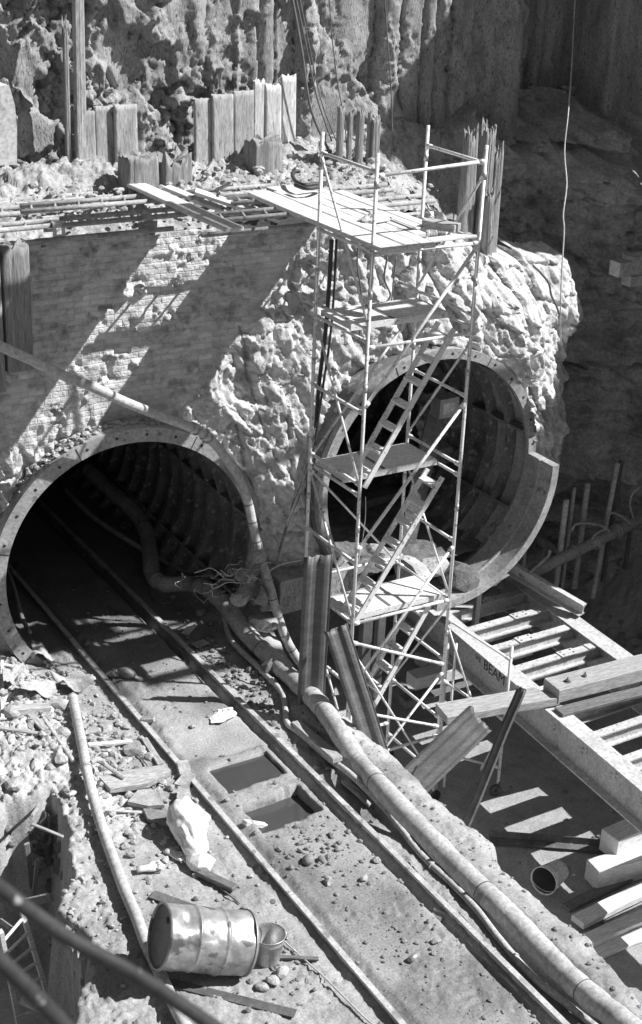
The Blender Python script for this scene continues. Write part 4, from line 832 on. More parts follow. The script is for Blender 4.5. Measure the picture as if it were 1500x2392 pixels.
stones('gravel', scat(420, 8.9, 16.6, .5, 1.0, .01, .06, lambda x, y: xr(y)+.1 < x < 9.9)+scat(240, 8.1, 18.2, .6, 1.2, .008, .035, lambda x, y: 7.2 < x < 9.6)+scat(160, 6.4, 11, .4, .8, .01, .045), 'dark_stone', 'stuff', 'dark gravel and chips around the rails near the tunnel', 'gravel')
pt = []
for _ in range(520):
    x, y = RNG.uniform(10.4, 17), RNG.uniform(9, 17.5); r = .008+.055*RNG.random()**4; pt.append(((x, y, r*.4+.01), r, (1, .8, .6)))
for _ in range(420):
    x, y = RNG.uniform(16.6, 20), RNG.uniform(13, 19); r = .02+.12*RNG.random()**3; pt.append(((x, y, PZ(x, y)+r*.3+.02), r, (1, .8, .6)))
stones('gravel', pt, 'dark_stone', 'stuff', 'fine gravel and clods on the pit floor', 'gravel')
pt = []
for _ in range(750):
    x, y = RNG.uniform(7.6, 13.5), RNG.uniform(18.35, 20.9); r = .012+.075*RNG.random()**3; pt.append(((x, y, BZ(x, y)+.05+r*.3), r, (1, .8, .6)))
for _ in range(260):                            # muck lying on the crown of the left ring
    a = rad(RNG.uniform(60, 140)); s = RNG.uniform(.12, .4); q = CL+V((2.14*math.cos(a), s, 2.12*math.sin(a))); r = .012+.055*RNG.random()**2; pt.append((q, r, (1, .8, .6)))
stones('rubble', pt, 'stone', 'stuff', 'broken rubble strewn over the upper berm and the left tunnel crown', 'rubble')
BIG = [(28, 1868-205, .12, 'stone', 'rough stone at the left edge below the canvas scraps'), (140, 1590+55, .16, 'stone', 'big pale angular stone left of the pale pipe end'), (138, 1775, .11, 'stone', 'round pale stone just left of the pale pipe'), (35, 1828, .15, 'stone', 'pale boulder at the far left above the hole'), (150, 1712, .10, 'stone', 'pale stone between the stick and the pale pipe'), (215, 1708, .11, 'stone', 'flat stone right beside the pale pipe, upper part'), (240, 1700, .12, 'stone', 'angular stone by the wire, between pipe and left rail'), (310, 1752, .12, 'stone', 'pale wedge stone in the middle of the rubble'), (655, 2271, .095, 'stone', 'smooth pale stone below the bucket'), (638, 2290, .085, 'stone', 'angular pale stone below the bucket, the lower of two'), (612, 2304, .075, 'stone', 'smaller pale stone near the flat bar below the bucket'), (1020, 2198, .055, 'stone', 'lone pale cobble between the rails low in the picture'), (720, 2008, .085, 'dark_stone', 'largest wet cobble below the second sump'), (752, 1900+108, .06, 'dark_stone', 'wet cobble right of the largest one below the sump'), (766, 2058, .07, 'stone', 'pale cobble half sunk in mud between the rails'), (850, 2052, .055, 'stone', 'cobble in mud near the right rail'), (878, 2008, .06, 'stone', 'pale cobble touching the clods beside the right rail'), (528, 1867, .045, 'stone', 'single pale stone on the lip between the two sumps'), (450, 1697, .04, 'stone', 'small pale stone on the wet mud above the sumps'), (265, 1575, .09, 'stone', 'rounded stone lying against the left rail'), (295, 1572, .13, 'dark_stone', 'dark boulder right of the left rail near the tunnel'), (204, 1503, .055, 'dark_stone', 'stone on the tunnel floor at the left rail'), (470, 1430, .10, 'dark_stone', 'dark block beside the thick hose bend'), (1330, 1455-55, .12, 'dark_stone', 'lump of clay behind the steel grating')]
for px, py, r, m_, lb in BIG:
    p = G(px, py, r*.5) if px < 1200 else onz(px, py, .9)
    mb = MB(); mb.rock(p, r*.95, (1.1, .8, .62), 2, .16 if m_ == 'stone' else .1); tag(put('boulder' if r > .09 else 'cobble', mb, m_, None, m_ != 'stone'), lb, 'stone')
for x, y, z, lb in [(432, 1828, .0, 'top brick of the small pile behind the white sack'), (468-40, 1862, .0, 'brick tilted against the white sack top'), (452-22, 1800, .0, 'brick lying by the left rail above the sack')]:
    p = G(x, y, .06); mb = MB(); an = RNG.uniform(0, 3); d = V((math.cos(an), math.sin(an), .08)); mb.bar(p-d*.14, p+d*.14, .15, .12); tag(put('brick', mb, 'stone'), lb, 'brick')
def slab(poly, th, m_, name, label, cat, up=.03, tilt=0.):
    top = [G(x, y, up+th)+V((0, 0, tilt*i/len(poly))) for i, (x, y) in enumerate(poly)]; n = len(top); mb = MB()
    mb.add(top+[p-V((0, 0, th)) for p in top], [tuple(range(n))[::-1], tuple(range(n, 2*n))]+[(k, (k+1) % n, n+(k+1) % n, n+k) for k in range(n)])
    o = put(name, mb, m_); tag(o, label, cat); return o
slab([(298, 1872), (345, 1882), (384, 1880), (372, 1850), (352, 1842), (322, 1845)], .05, 'stone', 'stone_slab', 'cracked flat stone slab left of the white sack', 'slab')
slab([(335, 1888), (395, 1893), (420, 1905), (392, 1925), (345, 1912)], .05, 'dark_stone', 'stone_slab', 'darker slab under the cracked one, beside the sack', 'slab')
slab([(232, 1815), (258, 1842), (290, 1838), (345, 1830), (400, 1800), (388, 1786), (330, 1792), (270, 1805)], .07, 'worn_timber', 'rotten_log', 'flat rotten log in the rubble right of the pale pipe', 'log', .05)
# canvas scraps and timber litter at the left tunnel foot
def scrap(poly, label, seed):
    q = [G(x, y, .12) for x, y in poly]; n = 18; u, v = np.meshgrid(np.linspace(0, 1, n), np.linspace(0, 1, n))
    P = (1-u)[..., None]*(1-v)[..., None]*q[0]+u[..., None]*(1-v)[..., None]*q[1]+u[..., None]*v[..., None]*q[2]+(1-u)[..., None]*v[..., None]*q[3]
    P[..., 2] += .09*ridged(u*1.3+seed, v*1.3, 2)+.07*np.sin(u*5+seed)*v
    o = grid('canvas_scrap', P, 'canvas'); md = o.modifiers.new('thick', 'SOLIDIFY'); md.thickness = .008; tag(o, label, 'canvas', 'torn canvas scraps at the left tunnel foot')
scrap([(40, 1600), (128, 1598), (135, 1622), (50, 1628)], 'flat grey canvas scrap lying along the rubble at the left', 1.); scrap([(115, 1580), (215, 1585), (225, 1602), (160, 1610)], 'twisted canvas scrap touching the left rail', 3.); scrap([(70, 1505), (100, 1510), (130, 1545), (75, 1540)], 'folded canvas flap standing by the left ring foot', 6.); scrap([(5, 1570), (55, 1558), (50, 1592), (8, 1605)], 'canvas scrap at the left edge behind a stick', 8.)
for a, b, wd, h, m_, lb, nm, ct in [((0, 1490), (25, 1520), .1, .08, 'worn_timber', 'short dark board end leaning at the left ring foot', 'board_end', 'board'), ((20, 1660), (112, 1652), .16, .10, 'worn_timber', 'thick short log lying left of the pale pipe end', 'short_log', 'log'), ((70, 1668), (105, 1705), .1, .05, 'worn_timber', 'split board pointing at the pale pipe', 'split_board', 'board'), ((102, 1678), (172, 1778), .05, .05, 'pipe_pale', 'round stick slanting down to the pale pipe', 'stick', 'stick'), ((0, 1700), (115, 1718), .06, .03, 'worn_timber', 'thin lath along the left rubble', 'lath', 'lath'), ((5, 1540), (6, 1680), .05, .04, 'timber', 'upright pale lath at the left edge', 'lath', 'lath'), ((0, 1550), (55, 1562), .05, .03, 'timber', 'pale lath across the left edge above the canvas', 'lath', 'lath'), ((52, 1735), (25, 1870), .05, .03, 'worn_timber', 'long lath slanting over the left rubble to the hole', 'lath', 'lath'), ((205, 1740), (308, 1732), .06, .04, 'timber', 'pale stick lying right of the pale pipe', 'stick', 'stick'), ((335, 1725), (375, 1785), .09, .04, 'worn_timber', 'dark split board beside the left rail', 'split_board', 'board'), ((245, 1892), (335, 1898), .04, .02, 'cable_pale', 'thin curved strip on the mud left of the slabs', 'metal_strip', 'strip'), ((465, 2035), (550, 2075), .11, .06, 'wet_timber', 'dark wet sleeper chunk below the white sack', 'sleeper_chunk', 'timber'), ((355, 2088), (470, 2130), .14, .012, 'steel_dark', 'flat dark steel bar poking out behind the drum', 'flat_bar', 'bar'), ((385, 2292), (690, 2368), .12, .012, 'steel_sheet', 'long flat steel bar in the mud below the drum', 'flat_bar', 'bar'), ((650, 2235), (745, 2240), .05, .03, 'wet_timber', 'dark stick lying right of the bucket', 'stick', 'stick'), ((570, 1920), (648, 1932), .09, .06, 'timber', 'short pale timber on the lip of the lower sump', 'timber_offcut', 'timber'), ((690, 1690), (790, 1775), .15, .08, 'worn_timber', 'splintered sleeper beside the thick hose', 'splintered_sleeper', 'timber'), ((805, 1822), (868, 1880), .10, .05, 'worn_timber', 'broken board between the right rail and the thin hose', 'broken_board', 'board'), ((330, 1682), (362, 1680), .09, .06, 'stone', 'pale block beside the left rail', 'block', 'block'), ((452, 1508), (482, 1498), .14, .03, 'worn_timber', 'scrap of board right of the right rail', 'board_scrap', 'board'), ((420, 1515), (442, 1550), .06, .03, 'wet_timber', 'dark board end along the right rail', 'board_scrap', 'board'), ((430, 1480), (448, 1462), .12, .02, 'timber', 'bright paper-like scrap near the thick hose', 'board_scrap', 'board'), ((75, 1925), (148, 1955), .04, .03, 'worn_timber', 'stick poking out of the left bank', 'stick', 'stick'), ((75, 1905), (118, 1842), .04, .03, 'worn_timber', 'stick leaning on the top of the left bank', 'stick', 'stick'), ((160, 1858), (178, 1850), .05, .04, 'ply', 'bright short offcut beside the pale pipe', 'timber_offcut', 'timber')]:
    p, q = G(*a, h/2+.03), G(*b, h/2+.03); o = board(nm, p, q, wd, h, m_, warp=.012 if 'timber' in m_ and wd > .05 else 0.); tag(o, lb, ct)
# white plastic sheet on the wet mud, tin can and tube
n = 30; u, v = np.meshgrid(np.linspace(-1, 1, n), np.linspace(-1, 1, n)); r = np.hypot(u, v); k = (1+.25*perlin(np.arctan2(v, u)*1.3+5, r*0))/np.maximum(1, r)
c = G(520, 1672); o = grid('plastic_sheet', np.stack([c[0]+u*k*.2+.08*v, c[1]+v*k*.16, c[2]+.01+.10*np.abs(ridged(u*1.5, v*1.5, 2))*np.clip(1.05-r, 0, 1)], -1), 'sacking'); tag(o, 'crumpled white sheet on the wet mud between the rails', 'sheet')
p = G(967, 2236, .03); mb = MB(); d = unit((.85, .2, .05)); mb.lathe([(0, .012), (.03, .012), (.034, 0), (.036, .0), (.036, .13), (.0, .13)], p-d*.07, d, 20); tag(put('tin_can', mb, 'galvanised', None, True), 'small tin can lying between the rails low in the picture', 'can')
p = G(1022, 2136, .03); mb = MB(); d = unit((.5, -.8, 0)); mb.prism([(-.06, 0), (.06, 0), (.06, .05), (.05, .05), (.05, .01), (-.05, .01), (-.05, .05), (-.06, .05)], p-d*.07-V((0, 0, .03)), p+d*.07-V((0, 0, .03))); tag(put('steel_bracket', mb, 'galvanised'), 'small bright steel bracket near the right rail', 'bracket')
# muddy debris at the ladder hole on the left
def ladder_hole():
    a0, a1 = V((4.26, 12.95, 2.2)), V((4.66, 13.25, 2.2)); b0, b1 = V((4.60, 13.62, .35)), V((4.98, 13.40, .35))
    a0, a1, b0, b1 = onz(3, 2180, 2.1), onz(50, 2125, 2.1), onz(45, 2400, .6), onz(130, 2385, .6)
    t = thing('wooden_ladder', b0, 'wooden ladder standing in the dark hole at the lower left', 'ladder')
    for p, q in ((a0, b0), (a1, b1)):
        mb = MB(); mb.bar(p+(p-q)*.02, q, .05, .07, up=(0, -1, .3)); put('ladder_rail', mb, 'timber', t)
    for k in range(7):
        f = (k+.5)/7; mb = MB(); mb.tube([a0+(b0-a0)*(f*.93+.02), a1+(b1-a1)*(f*.93+.02)+(a1-b1)*.02], .02, 8); put('ladder_rung', mb, 'timber', t)
ladder_hole()
stump('bank_pillar', (5.0, 12.25, .4), .42, .5, 1.95, 'crumbling concrete pillar in the left bank beside the hole', 'pillar', 'board_concrete', jag=.06, spl=.03, taper=.0)
stump('concrete_block', (4.95, 11.15, .9), .75, .7, 1.5, 'rough pebbly concrete block at the bottom left below the drum', 'block', 'dry_rubble', jag=.03, spl=.015, taper=.08)
for a, b, za, zb, wd, lb in [((20, 2118), (122, 2095), 1.9, 2.1, .12, 'grey board bridging the hole to the left bank'), ((55, 2040), (95, 2005), 1.4, 2.0, .06, 'splintered lath against the hole wall'), ((62, 1970), (80, 2110), 2.2, 1.0, .07, 'upright rotten lath in the hole'), ((48, 2090), (92, 2040), 1.0, 1.6, .05, 'bent lath leaning in the hole'), ((75, 2130), (88, 2010), .9, 2.0, .06, 'upright plank edge beside the ladder top'), ((0, 2150), (35, 2175), 1.8, 1.8, .06, 'pale stick above the ladder')]:
    o = board('hole_lath', onz(*a, za), onz(*b, zb), wd, .03, 'old_timber', up=(0, -1, .2)); tag(o, lb, 'lath')
p = onz(88, 2352, .9); mb = MB(); mb.bar(p+V((-.15, .12, .1)), p+V((.15, -.12, -.05)), .16, .03); tag(put('paper_scrap', mb, 'sacking'), 'white scrap caught on the ladder at the bottom left', 'scrap')
# ---- steel grating: two big beams with cross members, one bolted frame
ZT = 1.78
def hprof(w_, h, tf=.024, tw=.016): return [(-w_/2, -h), (w_/2, -h), (w_/2, -h+tf), (tw/2, -h+tf), (tw/2, -tf), (w_/2, -tf), (w_/2, 0), (-w_/2, 0), (-w_/2, -tf), (-tw/2, -tf), (-tw/2, -h+tf), (-w_/2, -h+tf)]
b1a, b1b = onz(1163, 1543, ZT), onz(1392, 1735, ZT); d1 = unit(b1b-b1a); b1a = b1a-d1*3.7; b1b = b1b+d1*3.4
b2a = onz(1177, 1331, ZT); b2b = onz(1412, 1501, ZT); d2 = unit(b2b-b2a); b2b = b2b+d2*4.5
gr = thing('steel_grating', (14.3, 14.5, 0), 'bolted frame of two long steel beams and many cross members over the pit floor', 'steel frame')
B1 = put('main_beam', MB().prism(hprof(.30, .62), b1a, b1b), 'steel_light', gr); B2 = put('main_beam', MB().prism(hprof(.33, .62), b2a, b2b), 'steel_light', gr)
def X1(y): return b1a[0]+(b1b-b1a)[0]*(y-b1a[1])/(b1b-b1a)[1]
def X2(y): return b2a[0]+(b2b-b2a)[0]*(y-b2a[1])/(b2b-b2a)[1]
ys = [onz(*p, ZT)[1]-.09 for p in [(1067, 1467), (1130, 1515), (1200, 1557), (1310, 1583), (1333, 1653), (1400, 1700), (1483, 1750)]]
y0, dy = ys[0], (ys[0]-ys[-1])/6
yl = [y0-dy*k for k in range(-1, 10)]
for k, y in enumerate(yl):
    xa, xb = X1(y)+.02, X2(y)-.02
    cb = put('cross_beam', MB().prism(hprof(.15, .25), (xa, y, ZT-.03), (xb, y+.03, ZT-.03)), 'steel_light', gr)
    mb = MB(); xm = xa+(.55+.12*math.sin(k*2.3))*(xb-xa); mb.box((xm-.16, y-.075, ZT-.027), (xm+.16, y+.10, ZT-.012)); put('splice_plate', mb, 'steel_light', cb)
    if k % 2: put('end_plate', MB().box((xb-.32, y-.06, ZT-.027), (xb-.2, y+.09, ZT-.014)), 'steel_light', cb)
    for i in (-.10, .10):
        for j in (-.03, .06): put('bolt', MB().lathe([(0, .012), (.014, .012), (.014, 0)], (xm+i, y+j, ZT-.012), (0, 0, 1), 6), 'steel_dark', cb)
    for i in range(3): put('bolt_hole', MB().lathe([(0, .002), (.012, .002), (.012, 0)], (xa+.3+.15*i, y+(-.04 if i % 2 else .05), ZT-.0275), (0, 0, 1), 8), 'steel_dark', cb)
    if k < len(yl)-1:                            # lower angle between the cross beams
        la = put('angle_bar', MB().prism([(-.07, 0), (.07, 0), (.07, .012), (-.058, .012), (-.058, .14), (-.07, .14)], (X1(y-.36)+.05, y-.36, ZT-.58), (X2(y-.36)-.4-.25*(k % 2), y-.33, ZT-.58)), 'steel_light', gr)
YTX = onX(1152, 1567, X1(15.6)-.011)[1]
for Bm, fx, s in ((B1, X1, 0), (B2, X2, 1)):
    for y in yl:
        if s == 0 and abs(y-YTX) < .75: continue
        for i, z in ((-.05, -.20), (-.05, -.27), (.05, -.25), (.05, -.32)): put('bolt', MB().lathe([(0, .022), (.017, .022), (.02, 0)], (fx(y)-.008, y+i, ZT+z), (-1, 0, 0), 8), 'steel_light', Bm)
def lettering(txt, loc, size, xdir, zdir, parent):
    cu = bpy.data.curves.new('lettering', 'FONT'); cu.body = txt; cu.size = size; cu.extrude = .0015; cu.align_x = 'CENTER'; cu.align_y = 'CENTER'
    to = bpy.data.objects.new('lettering', cu); COL.objects.link(to); bpy.context.view_layer.update()
    me = bpy.data.meshes.new_from_object(to); bpy.data.objects.remove(to)
    x = unit(xdir); z = unit(zdir); y = np.cross(x, z)*-1; M = Matrix.Identity(4); nrm = np.cross(x, z)
    for i in range(3): M[i][0], M[i][1], M[i][2], M[i][3] = x[i], z[i], nrm[i], loc[i]
    me.transform(M); me.materials.clear(); me.materials.append(MATS['paint_black']); o = bpy.data.objects.new('lettering', me); COL.objects.link(o)
    o.parent = parent; o.matrix_parent_inverse = WORLD[parent.name].inverted(); WORLD[o.name] = Matrix.Identity(4)
pb = onX(1150, 1573, X1(15.6)-.011); lettering('BEAM', (X1(pb[1])-.0105, pb[1], pb[2]), .25, d1, (0, 0, 1), B1)
for px, py, tx in [(1108, 1541, '3 3'), (1186, 1604, ': 3')]:
    pb = onX(px, py, X1(15.6)-.011); lettering(tx, (X1(pb[1])-.0105, pb[1], pb[2]), .13, d1, (0, 0, 1), B1)
for px, py in [(1312, 1447), (1382, 1492), (1442, 1530)]:
    pb = onX(px, py, X2(16)-.011); lettering('IN', (X2(pb[1])-.0105, pb[1], pb[2]), .15, d2, (0, 0, 1), B2)
# supports of the grating, mostly in the dark
for x, y in ((b1a[0]-.0, b1a[1]-.4), (X2(17.8), 17.8)):
    mb = MB(); mb.box((x-.2, y-.3, -.05), (x+.2, y+.3, .55)); mb.box((x-.16, y-.35, .552), (x+.16, y+.35, ZT-.623)); put('packing_block', mb, 'wet_timber', gr)
# rail-like joist across the far end, out of the right tunnel
a, b = onz(1003, 1203, 2.62), onz(1362, 1412, 2.03); d = unit(b-a)
tag(put('steel_joist', MB().prism([(-.09, 0), (.09, 0), (.09, .015), (.012, .03), (.012, .17), (.055, .185), (.055, .215), (-.055, .215), (-.055, .185), (-.012, .17), (-.012, .03), (-.09, .015)], a-V((0, 0, .2)), b-V((0, 0, .2))), 'steel_light'), 'long single steel joist running from the right tunnel over the grating', 'joist')
# timbers lying on the grating
o = board('bolted_baulk', (13.42, 14.62, ZT+.19), (16.2, 14.40, ZT+.22), .40, .22, 'worn_timber', warp=.008)
tag(o, 'heavy timber baulk with bolts in its end lying on the grating', 'baulk')
ob = o
mb = MB()
for x in (13.68, 14.02): mb.lathe([(0, .03), (.03, .03), (.032, .0), (.06, 0), (.06, -.004)], (x, 14.58-.02*(x-13.68), ZT+.302), (0, 0, 1), 8); mb.tube([(x, 14.58, ZT+.33), (x+.01, 14.58, ZT+.37)], .012, 6)
put('baulk_bolt', mb, 'steel_dark', ob)
o = board('loose_timber', onz(1030, 1668, 1.88), onz(1278, 1626, 1.88), .40, .13, 'worn_timber', warp=.006, cut=-.12); tag(o, 'pale squared timber reaching left from the grating towards the tower', 'timber')
o = board('under_timber', (13.3, 14.28, ZT+.03), (16.2, 14.05, ZT+.03), .22, .055, 'wet_timber', warp=.004); tag(o, 'dark timber under the bolted baulk on the grating', 'timber')
# ---- steel trench sheets leaning out of the gap beside the ledge
SHP = [(-.20, .00), (-.17, .035), (-.11, .035), (-.08, .0), (-.02, -.012), (.03, -.012), (.08, .02), (.14, .02), (.17, -.01), (.20, .0)]
def sheet(bot, topc, wdir, label, wd=.4):
    bot, topc = V(bot), V(topc); d = unit(topc-bot); sd = unit(V(wdir)-d*(V(wdir)@d)); nrm = np.cross(sd, d); L = np.linalg.norm(topc-bot)
    n = 24; s = np.linspace(0, 1, n); pr = np.array(SHP)*[wd/.4, 1]; u = np.interp(np.linspace(0, 1, 37), np.linspace(0, 1, len(pr)), pr[:, 0]); q = np.interp(np.linspace(0, 1, 37), np.linspace(0, 1, len(pr)), pr[:, 1])
    P = bot+d*(s*L)[:, None, None]+(sd*u[:, None]+nrm*q[:, None])[None]
    P = P+d*(.03*perlin(u*14+bot[0], u*0))[None, :, None]*(s > .95)[:, None, None]+nrm*(.012*perlin(s*3+bot[1], s*0))[:, None, None]
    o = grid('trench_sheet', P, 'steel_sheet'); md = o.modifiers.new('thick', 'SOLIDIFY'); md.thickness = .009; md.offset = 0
    return tag(o, label, 'steel sheet', 'steel trench sheets in the gap by the ledge')
a = onY(722, 1660, 15.3); sheet((a[0], 15.3, .0), (a[0]+.05, 15.3, zat(a[0]+.05, 15.3, 1297)), (1, -.25, 0), 'upright corrugated steel sheet left of the tower foot', .40)
sheet(onY(893, 1800, 14.2), onY(785, 1466, 15.05), (1, -.3, 0), 'steel sheet leaning left across the tower foot', .34)
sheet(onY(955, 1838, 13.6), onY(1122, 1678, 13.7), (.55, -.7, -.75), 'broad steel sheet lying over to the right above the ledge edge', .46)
sheet(onY(1078, 1945, 12.6), onY(1217, 1605, 12.9), (.55, .8, .1), 'narrow steel sheet leaning right, seen edge on', .30)
# ---- timbers and bits on the pit floor
def baulk(a, b, za, wd, h, m_, lb, name='timber_baulk', cat='baulk', ext=0., grp='timber baulks stacked at the right edge'):
    p, q = onz(*a, za), onz(*b, za); d = unit(q-p); o = board(name, p-V((0, 0, h/2)), q+d*ext-V((0, 0, h/2)), wd, h, m_, warp=.006); return tag(o, lb, cat, grp)
baulk((1424, 1950), (1500, 1917), .60, .34, .36, 'timber', 'thickest square baulk, topmost at the right edge', ext=1.5)
baulk((1385, 2021), (1500, 1992), .36, .32, .34, 'timber', 'square baulk in front of the thickest one, with a shadowed end', ext=1.5)
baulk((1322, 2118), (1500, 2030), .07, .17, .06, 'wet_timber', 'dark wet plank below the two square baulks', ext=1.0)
baulk((1350, 2148), (1500, 2075), .15, .24, .1, 'timber', 'pale broad plank next to the dark one at the right edge', ext=1.)
baulk((1375, 2192), (1500, 2138), .13, .22, .08, 'timber', 'lowest pale plank of the stack at the right edge', ext=1.)
baulk((1390, 2225), (1500, 2180), .06, .22, .05, 'timber', 'flat pale board on the floor below the plank stack', ext=1.)
o = put('angle_iron', MB().prism([(-.08, 0), (.08, 0), (.08, .012), (-.068, .012), (-.068, .12), (-.08, .12)], onz(1142, 1962, .05), onz(1425, 1985, .05)), 'steel_dark'); tag(o, 'dark steel angle lying across the lit stripes of the pit floor', 'steel bar')
p = onz(1397, 1960, .05); mb = MB(); mb.lathe([(0, .06), (.03, .06), (.03, .0)], p, (0, 0, 1), 8); mb.box((p[0]-.08, p[1]-.06, .04), (p[0]-.03, p[1]+.06, .09)); tag(put('steel_clip', mb, 'steel_dark'), 'small dark clip on the lit floor patch by the thick baulk', 'clip')
# timbers in the dark under the right tunnel and behind the tower
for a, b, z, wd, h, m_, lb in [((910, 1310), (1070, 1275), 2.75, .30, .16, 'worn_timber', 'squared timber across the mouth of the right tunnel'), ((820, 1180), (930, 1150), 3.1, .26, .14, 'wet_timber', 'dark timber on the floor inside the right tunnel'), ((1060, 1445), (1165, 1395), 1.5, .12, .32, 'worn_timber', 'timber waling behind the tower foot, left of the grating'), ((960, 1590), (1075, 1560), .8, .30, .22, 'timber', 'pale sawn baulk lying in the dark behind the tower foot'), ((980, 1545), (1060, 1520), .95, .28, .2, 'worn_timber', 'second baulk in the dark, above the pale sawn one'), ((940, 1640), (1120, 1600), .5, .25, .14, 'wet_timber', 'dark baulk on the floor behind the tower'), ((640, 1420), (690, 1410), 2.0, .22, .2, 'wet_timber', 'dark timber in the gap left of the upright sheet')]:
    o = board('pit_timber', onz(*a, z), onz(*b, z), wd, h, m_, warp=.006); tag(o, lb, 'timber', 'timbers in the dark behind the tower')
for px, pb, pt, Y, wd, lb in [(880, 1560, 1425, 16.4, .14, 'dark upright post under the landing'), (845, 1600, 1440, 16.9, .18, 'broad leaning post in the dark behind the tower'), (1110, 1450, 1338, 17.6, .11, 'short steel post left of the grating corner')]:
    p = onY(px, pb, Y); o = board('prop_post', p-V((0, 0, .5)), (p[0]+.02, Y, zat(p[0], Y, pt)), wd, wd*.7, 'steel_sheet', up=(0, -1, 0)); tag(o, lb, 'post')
# torn concrete at the foot of the right ring
for px, py, r, lb in [(905, 1310, .26, 'lump of torn pale concrete at the left foot of the right ring'), (960, 1330, .3, 'broken pale concrete chunk behind the ladder'), (1010, 1325, .26, 'jagged pale concrete chunk beside the squared timber'), (880, 1285, .16, 'small torn concrete lump on the right ring flange'), (1060, 1350, .34, 'dark clay lump under the curved invert plates'), (1130, 1345, .3, 'dark clay lump at the foot of the invert plates')]:
    p = onY(px, py, 17.15); mb = MB(); mb.rock(p, r, (1.2, .8, .55), 2, .28); tag(put('concrete_lump', mb, 'dry_rubble' if 'pale' in lb or 'torn' in lb else 'clay'), lb, 'lump')
# ---- right bank: posts, big pipe with collars and hoses
for px, pb, pt, Y, wd, lb in [(1298, 1370, 1168, 17.9, .10, 'tallest upright steel post beside the big pipe'), (1347, 1330, 1130, 18.6, .11, 'upright post hanging below the rock nose'), (1220, 1330, 1262, 18.6, .07, 'short steel post behind the joist'), (1318, 1330, 1140, 18.7, .06, 'thin upright post left of the hanging one')]:
    p = onY(px, pb, Y); o = board('steel_post', p-V((0, 0, .4)), (p[0]+.02, Y, zat(p[0], Y, pt)), wd, .05, 'steel_light', up=(0, -1, 0)); tag(o, lb, 'post')
for (x0, y0_), (x1, y1_), Y, lb in [((1384, 1398), (1443, 1082), 18.1, 'leaning steel channel in front of the big pipe'), ((1408, 1360), (1452, 1075), 18.3, 'darker leaning channel just behind the other'), ((1460, 1330), (1478, 1200), 18.3, 'dark thin upright at the right edge behind the pipe')]:
    o = board('leaning_channel', onY(x0, y0_, Y), onY(x1, y1_, Y+.3), .09, .05, 'steel_light' if 'in front' in lb else 'steel_dark', up=(0, -1, 0)); tag(o, lb, 'channel')
a, b = onY(1215, 1352, 17.7), onY(1540, 1193, 18.0); d = unit(b-a)
mb = MB(); mb.tube([a, b], .10, 18); o = put('main_pipe', mb, 'cast_iron', None, True); tag(o, 'big dark pipe with bolted collars running off the right edge', 'pipe')
for x in (1335, 1385, 1432, 1438, 1520):
    f = (x-1215)/325.; q = a+(b-a)*f; mb = MB(); mb.tube([q-d*.025, q+d*.025], .14, 18); put('pipe_collar', mb, 'cast_iron', o, True)
for pts, r, lb in [([(1335, 1240), (1345, 1225), (1372, 1222), (1405, 1228), (1425, 1242)], .025, 'arched hose over the big pipe on the right'), ([(1382, 1260), (1395, 1245), (1415, 1232), (1425, 1200), (1450, 1205), (1475, 1225)], .022, 'bent hose with a valve rising from the big pipe'), ([(1480, 1210), (1472, 1180), (1480, 1150), (1510, 1130)], .018, 'loop of hose at the right edge above the pipe'), ([(1235, 1340), (1260, 1318), (1280, 1300), (1285, 1285)], .03, 'stub hose with a nozzle left of the tall post')]:
    line('valve_hose', [onY(x, y, 17.5) for x, y in pts], r, 'cast_iron', lb, 'hose')
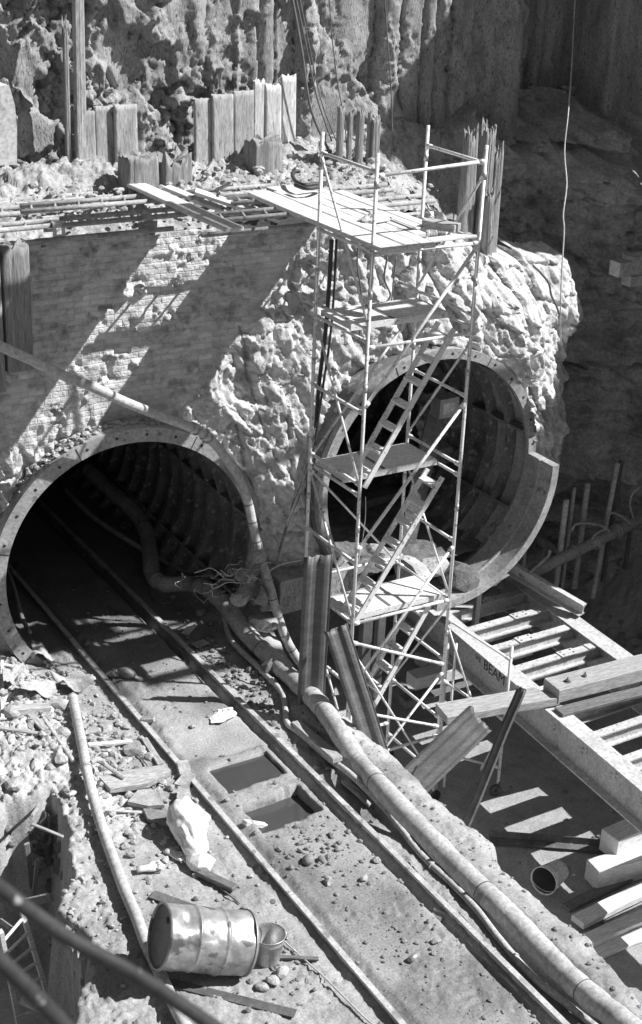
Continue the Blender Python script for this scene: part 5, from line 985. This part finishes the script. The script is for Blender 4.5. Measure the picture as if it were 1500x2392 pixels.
# bracket at the right edge
mb = MB(); p = onY(1480, 628, 17.9); mb.box((p[0]-.3, p[1], p[2]-.12), (p[0]+3.0, p[1]+.25, p[2]+.12)); mb.box((p[0]-.05, p[1]-.02, p[2]+.122), (p[0]+.4, p[1]+.25, p[2]+.2)); mb.box((p[0]-.05, p[1]-.02, p[2]-.3), (p[0]+.3, p[1]+.2, p[2]-.13)); tag(put('steel_bracket', mb, 'cast_iron'), 'steel box bracket projecting at the right edge', 'bracket')
# box and lamp on a board inside the right tunnel
mb = MB(); p = onY(1048, 955, 17.9); mb.box((p[0]-.17, p[1], p[2]-.15), (p[0]+.2, p[1]+.25, p[2]+.17)); o = put('junction_box', mb, 'galvanised'); tag(o, 'pale junction box inside the right tunnel, seen through the tower', 'box')
mb = MB(); mb.box((p[0]-.1, p[1]-.006, p[2]-.08), (p[0]+.12, p[1]-.0005, p[2]+.1)); put('box_door', mb, 'steel_light', o)
mb = MB(); mb.bar((p[0]-.5, p[1]+.2, 3.0), (p[0], p[1]+.3, p[2]-.1), .35, .03, up=(0, -1, 0)); tag(put('tilted_sheet', mb, 'steel_dark'), 'dark panel leaning under the junction box', 'panel')
# torn bits at the right side of the left ring
for px, py, r, lb in [(575, 1345, .16, 'pale broken concrete beside the left ring foot'), (600, 1300, .13, 'small pale rock chip right of the left ring'), (610, 1390, .2, 'rubble lump behind the sloping hose'), (560, 1400, .15, 'rubble lump under the wire tangle'), (640, 1560, .22, 'dark earth lump at the ledge edge near the hose'), (620, 1450, .24, 'pale lump at the ledge corner below the tangle')]:
    p = onY(px, py, 17.35 if py < 1500 else 16.3); mb = MB(); mb.rock(p, r, (1, .8, .7), 2, .25); tag(put('rock_lump', mb, 'dry_rubble' if 'dark' not in lb else 'clay'), lb, 'rock')
# ---- dark out-of-focus rods close to the camera
for pts, r, lb in [([(-120, 1985, 2.5), (0, 2075, 2.6), (150, 2185, 2.7), (330, 2285, 2.8), (480, 2385, 2.9), (620, 2480, 3.0)], .0145, 'upper of two dark blurred rods crossing the lower left corner'), ([(-80, 2170, 2.4), (0, 2245, 2.45), (80, 2325, 2.5), (180, 2430, 2.6)], .015, 'lower dark blurred rod in the lower left corner')]:
    line('guard_rod', [dep(*p) for p in pts], r, 'rod_dark', lb, 'rod', 10, 14)
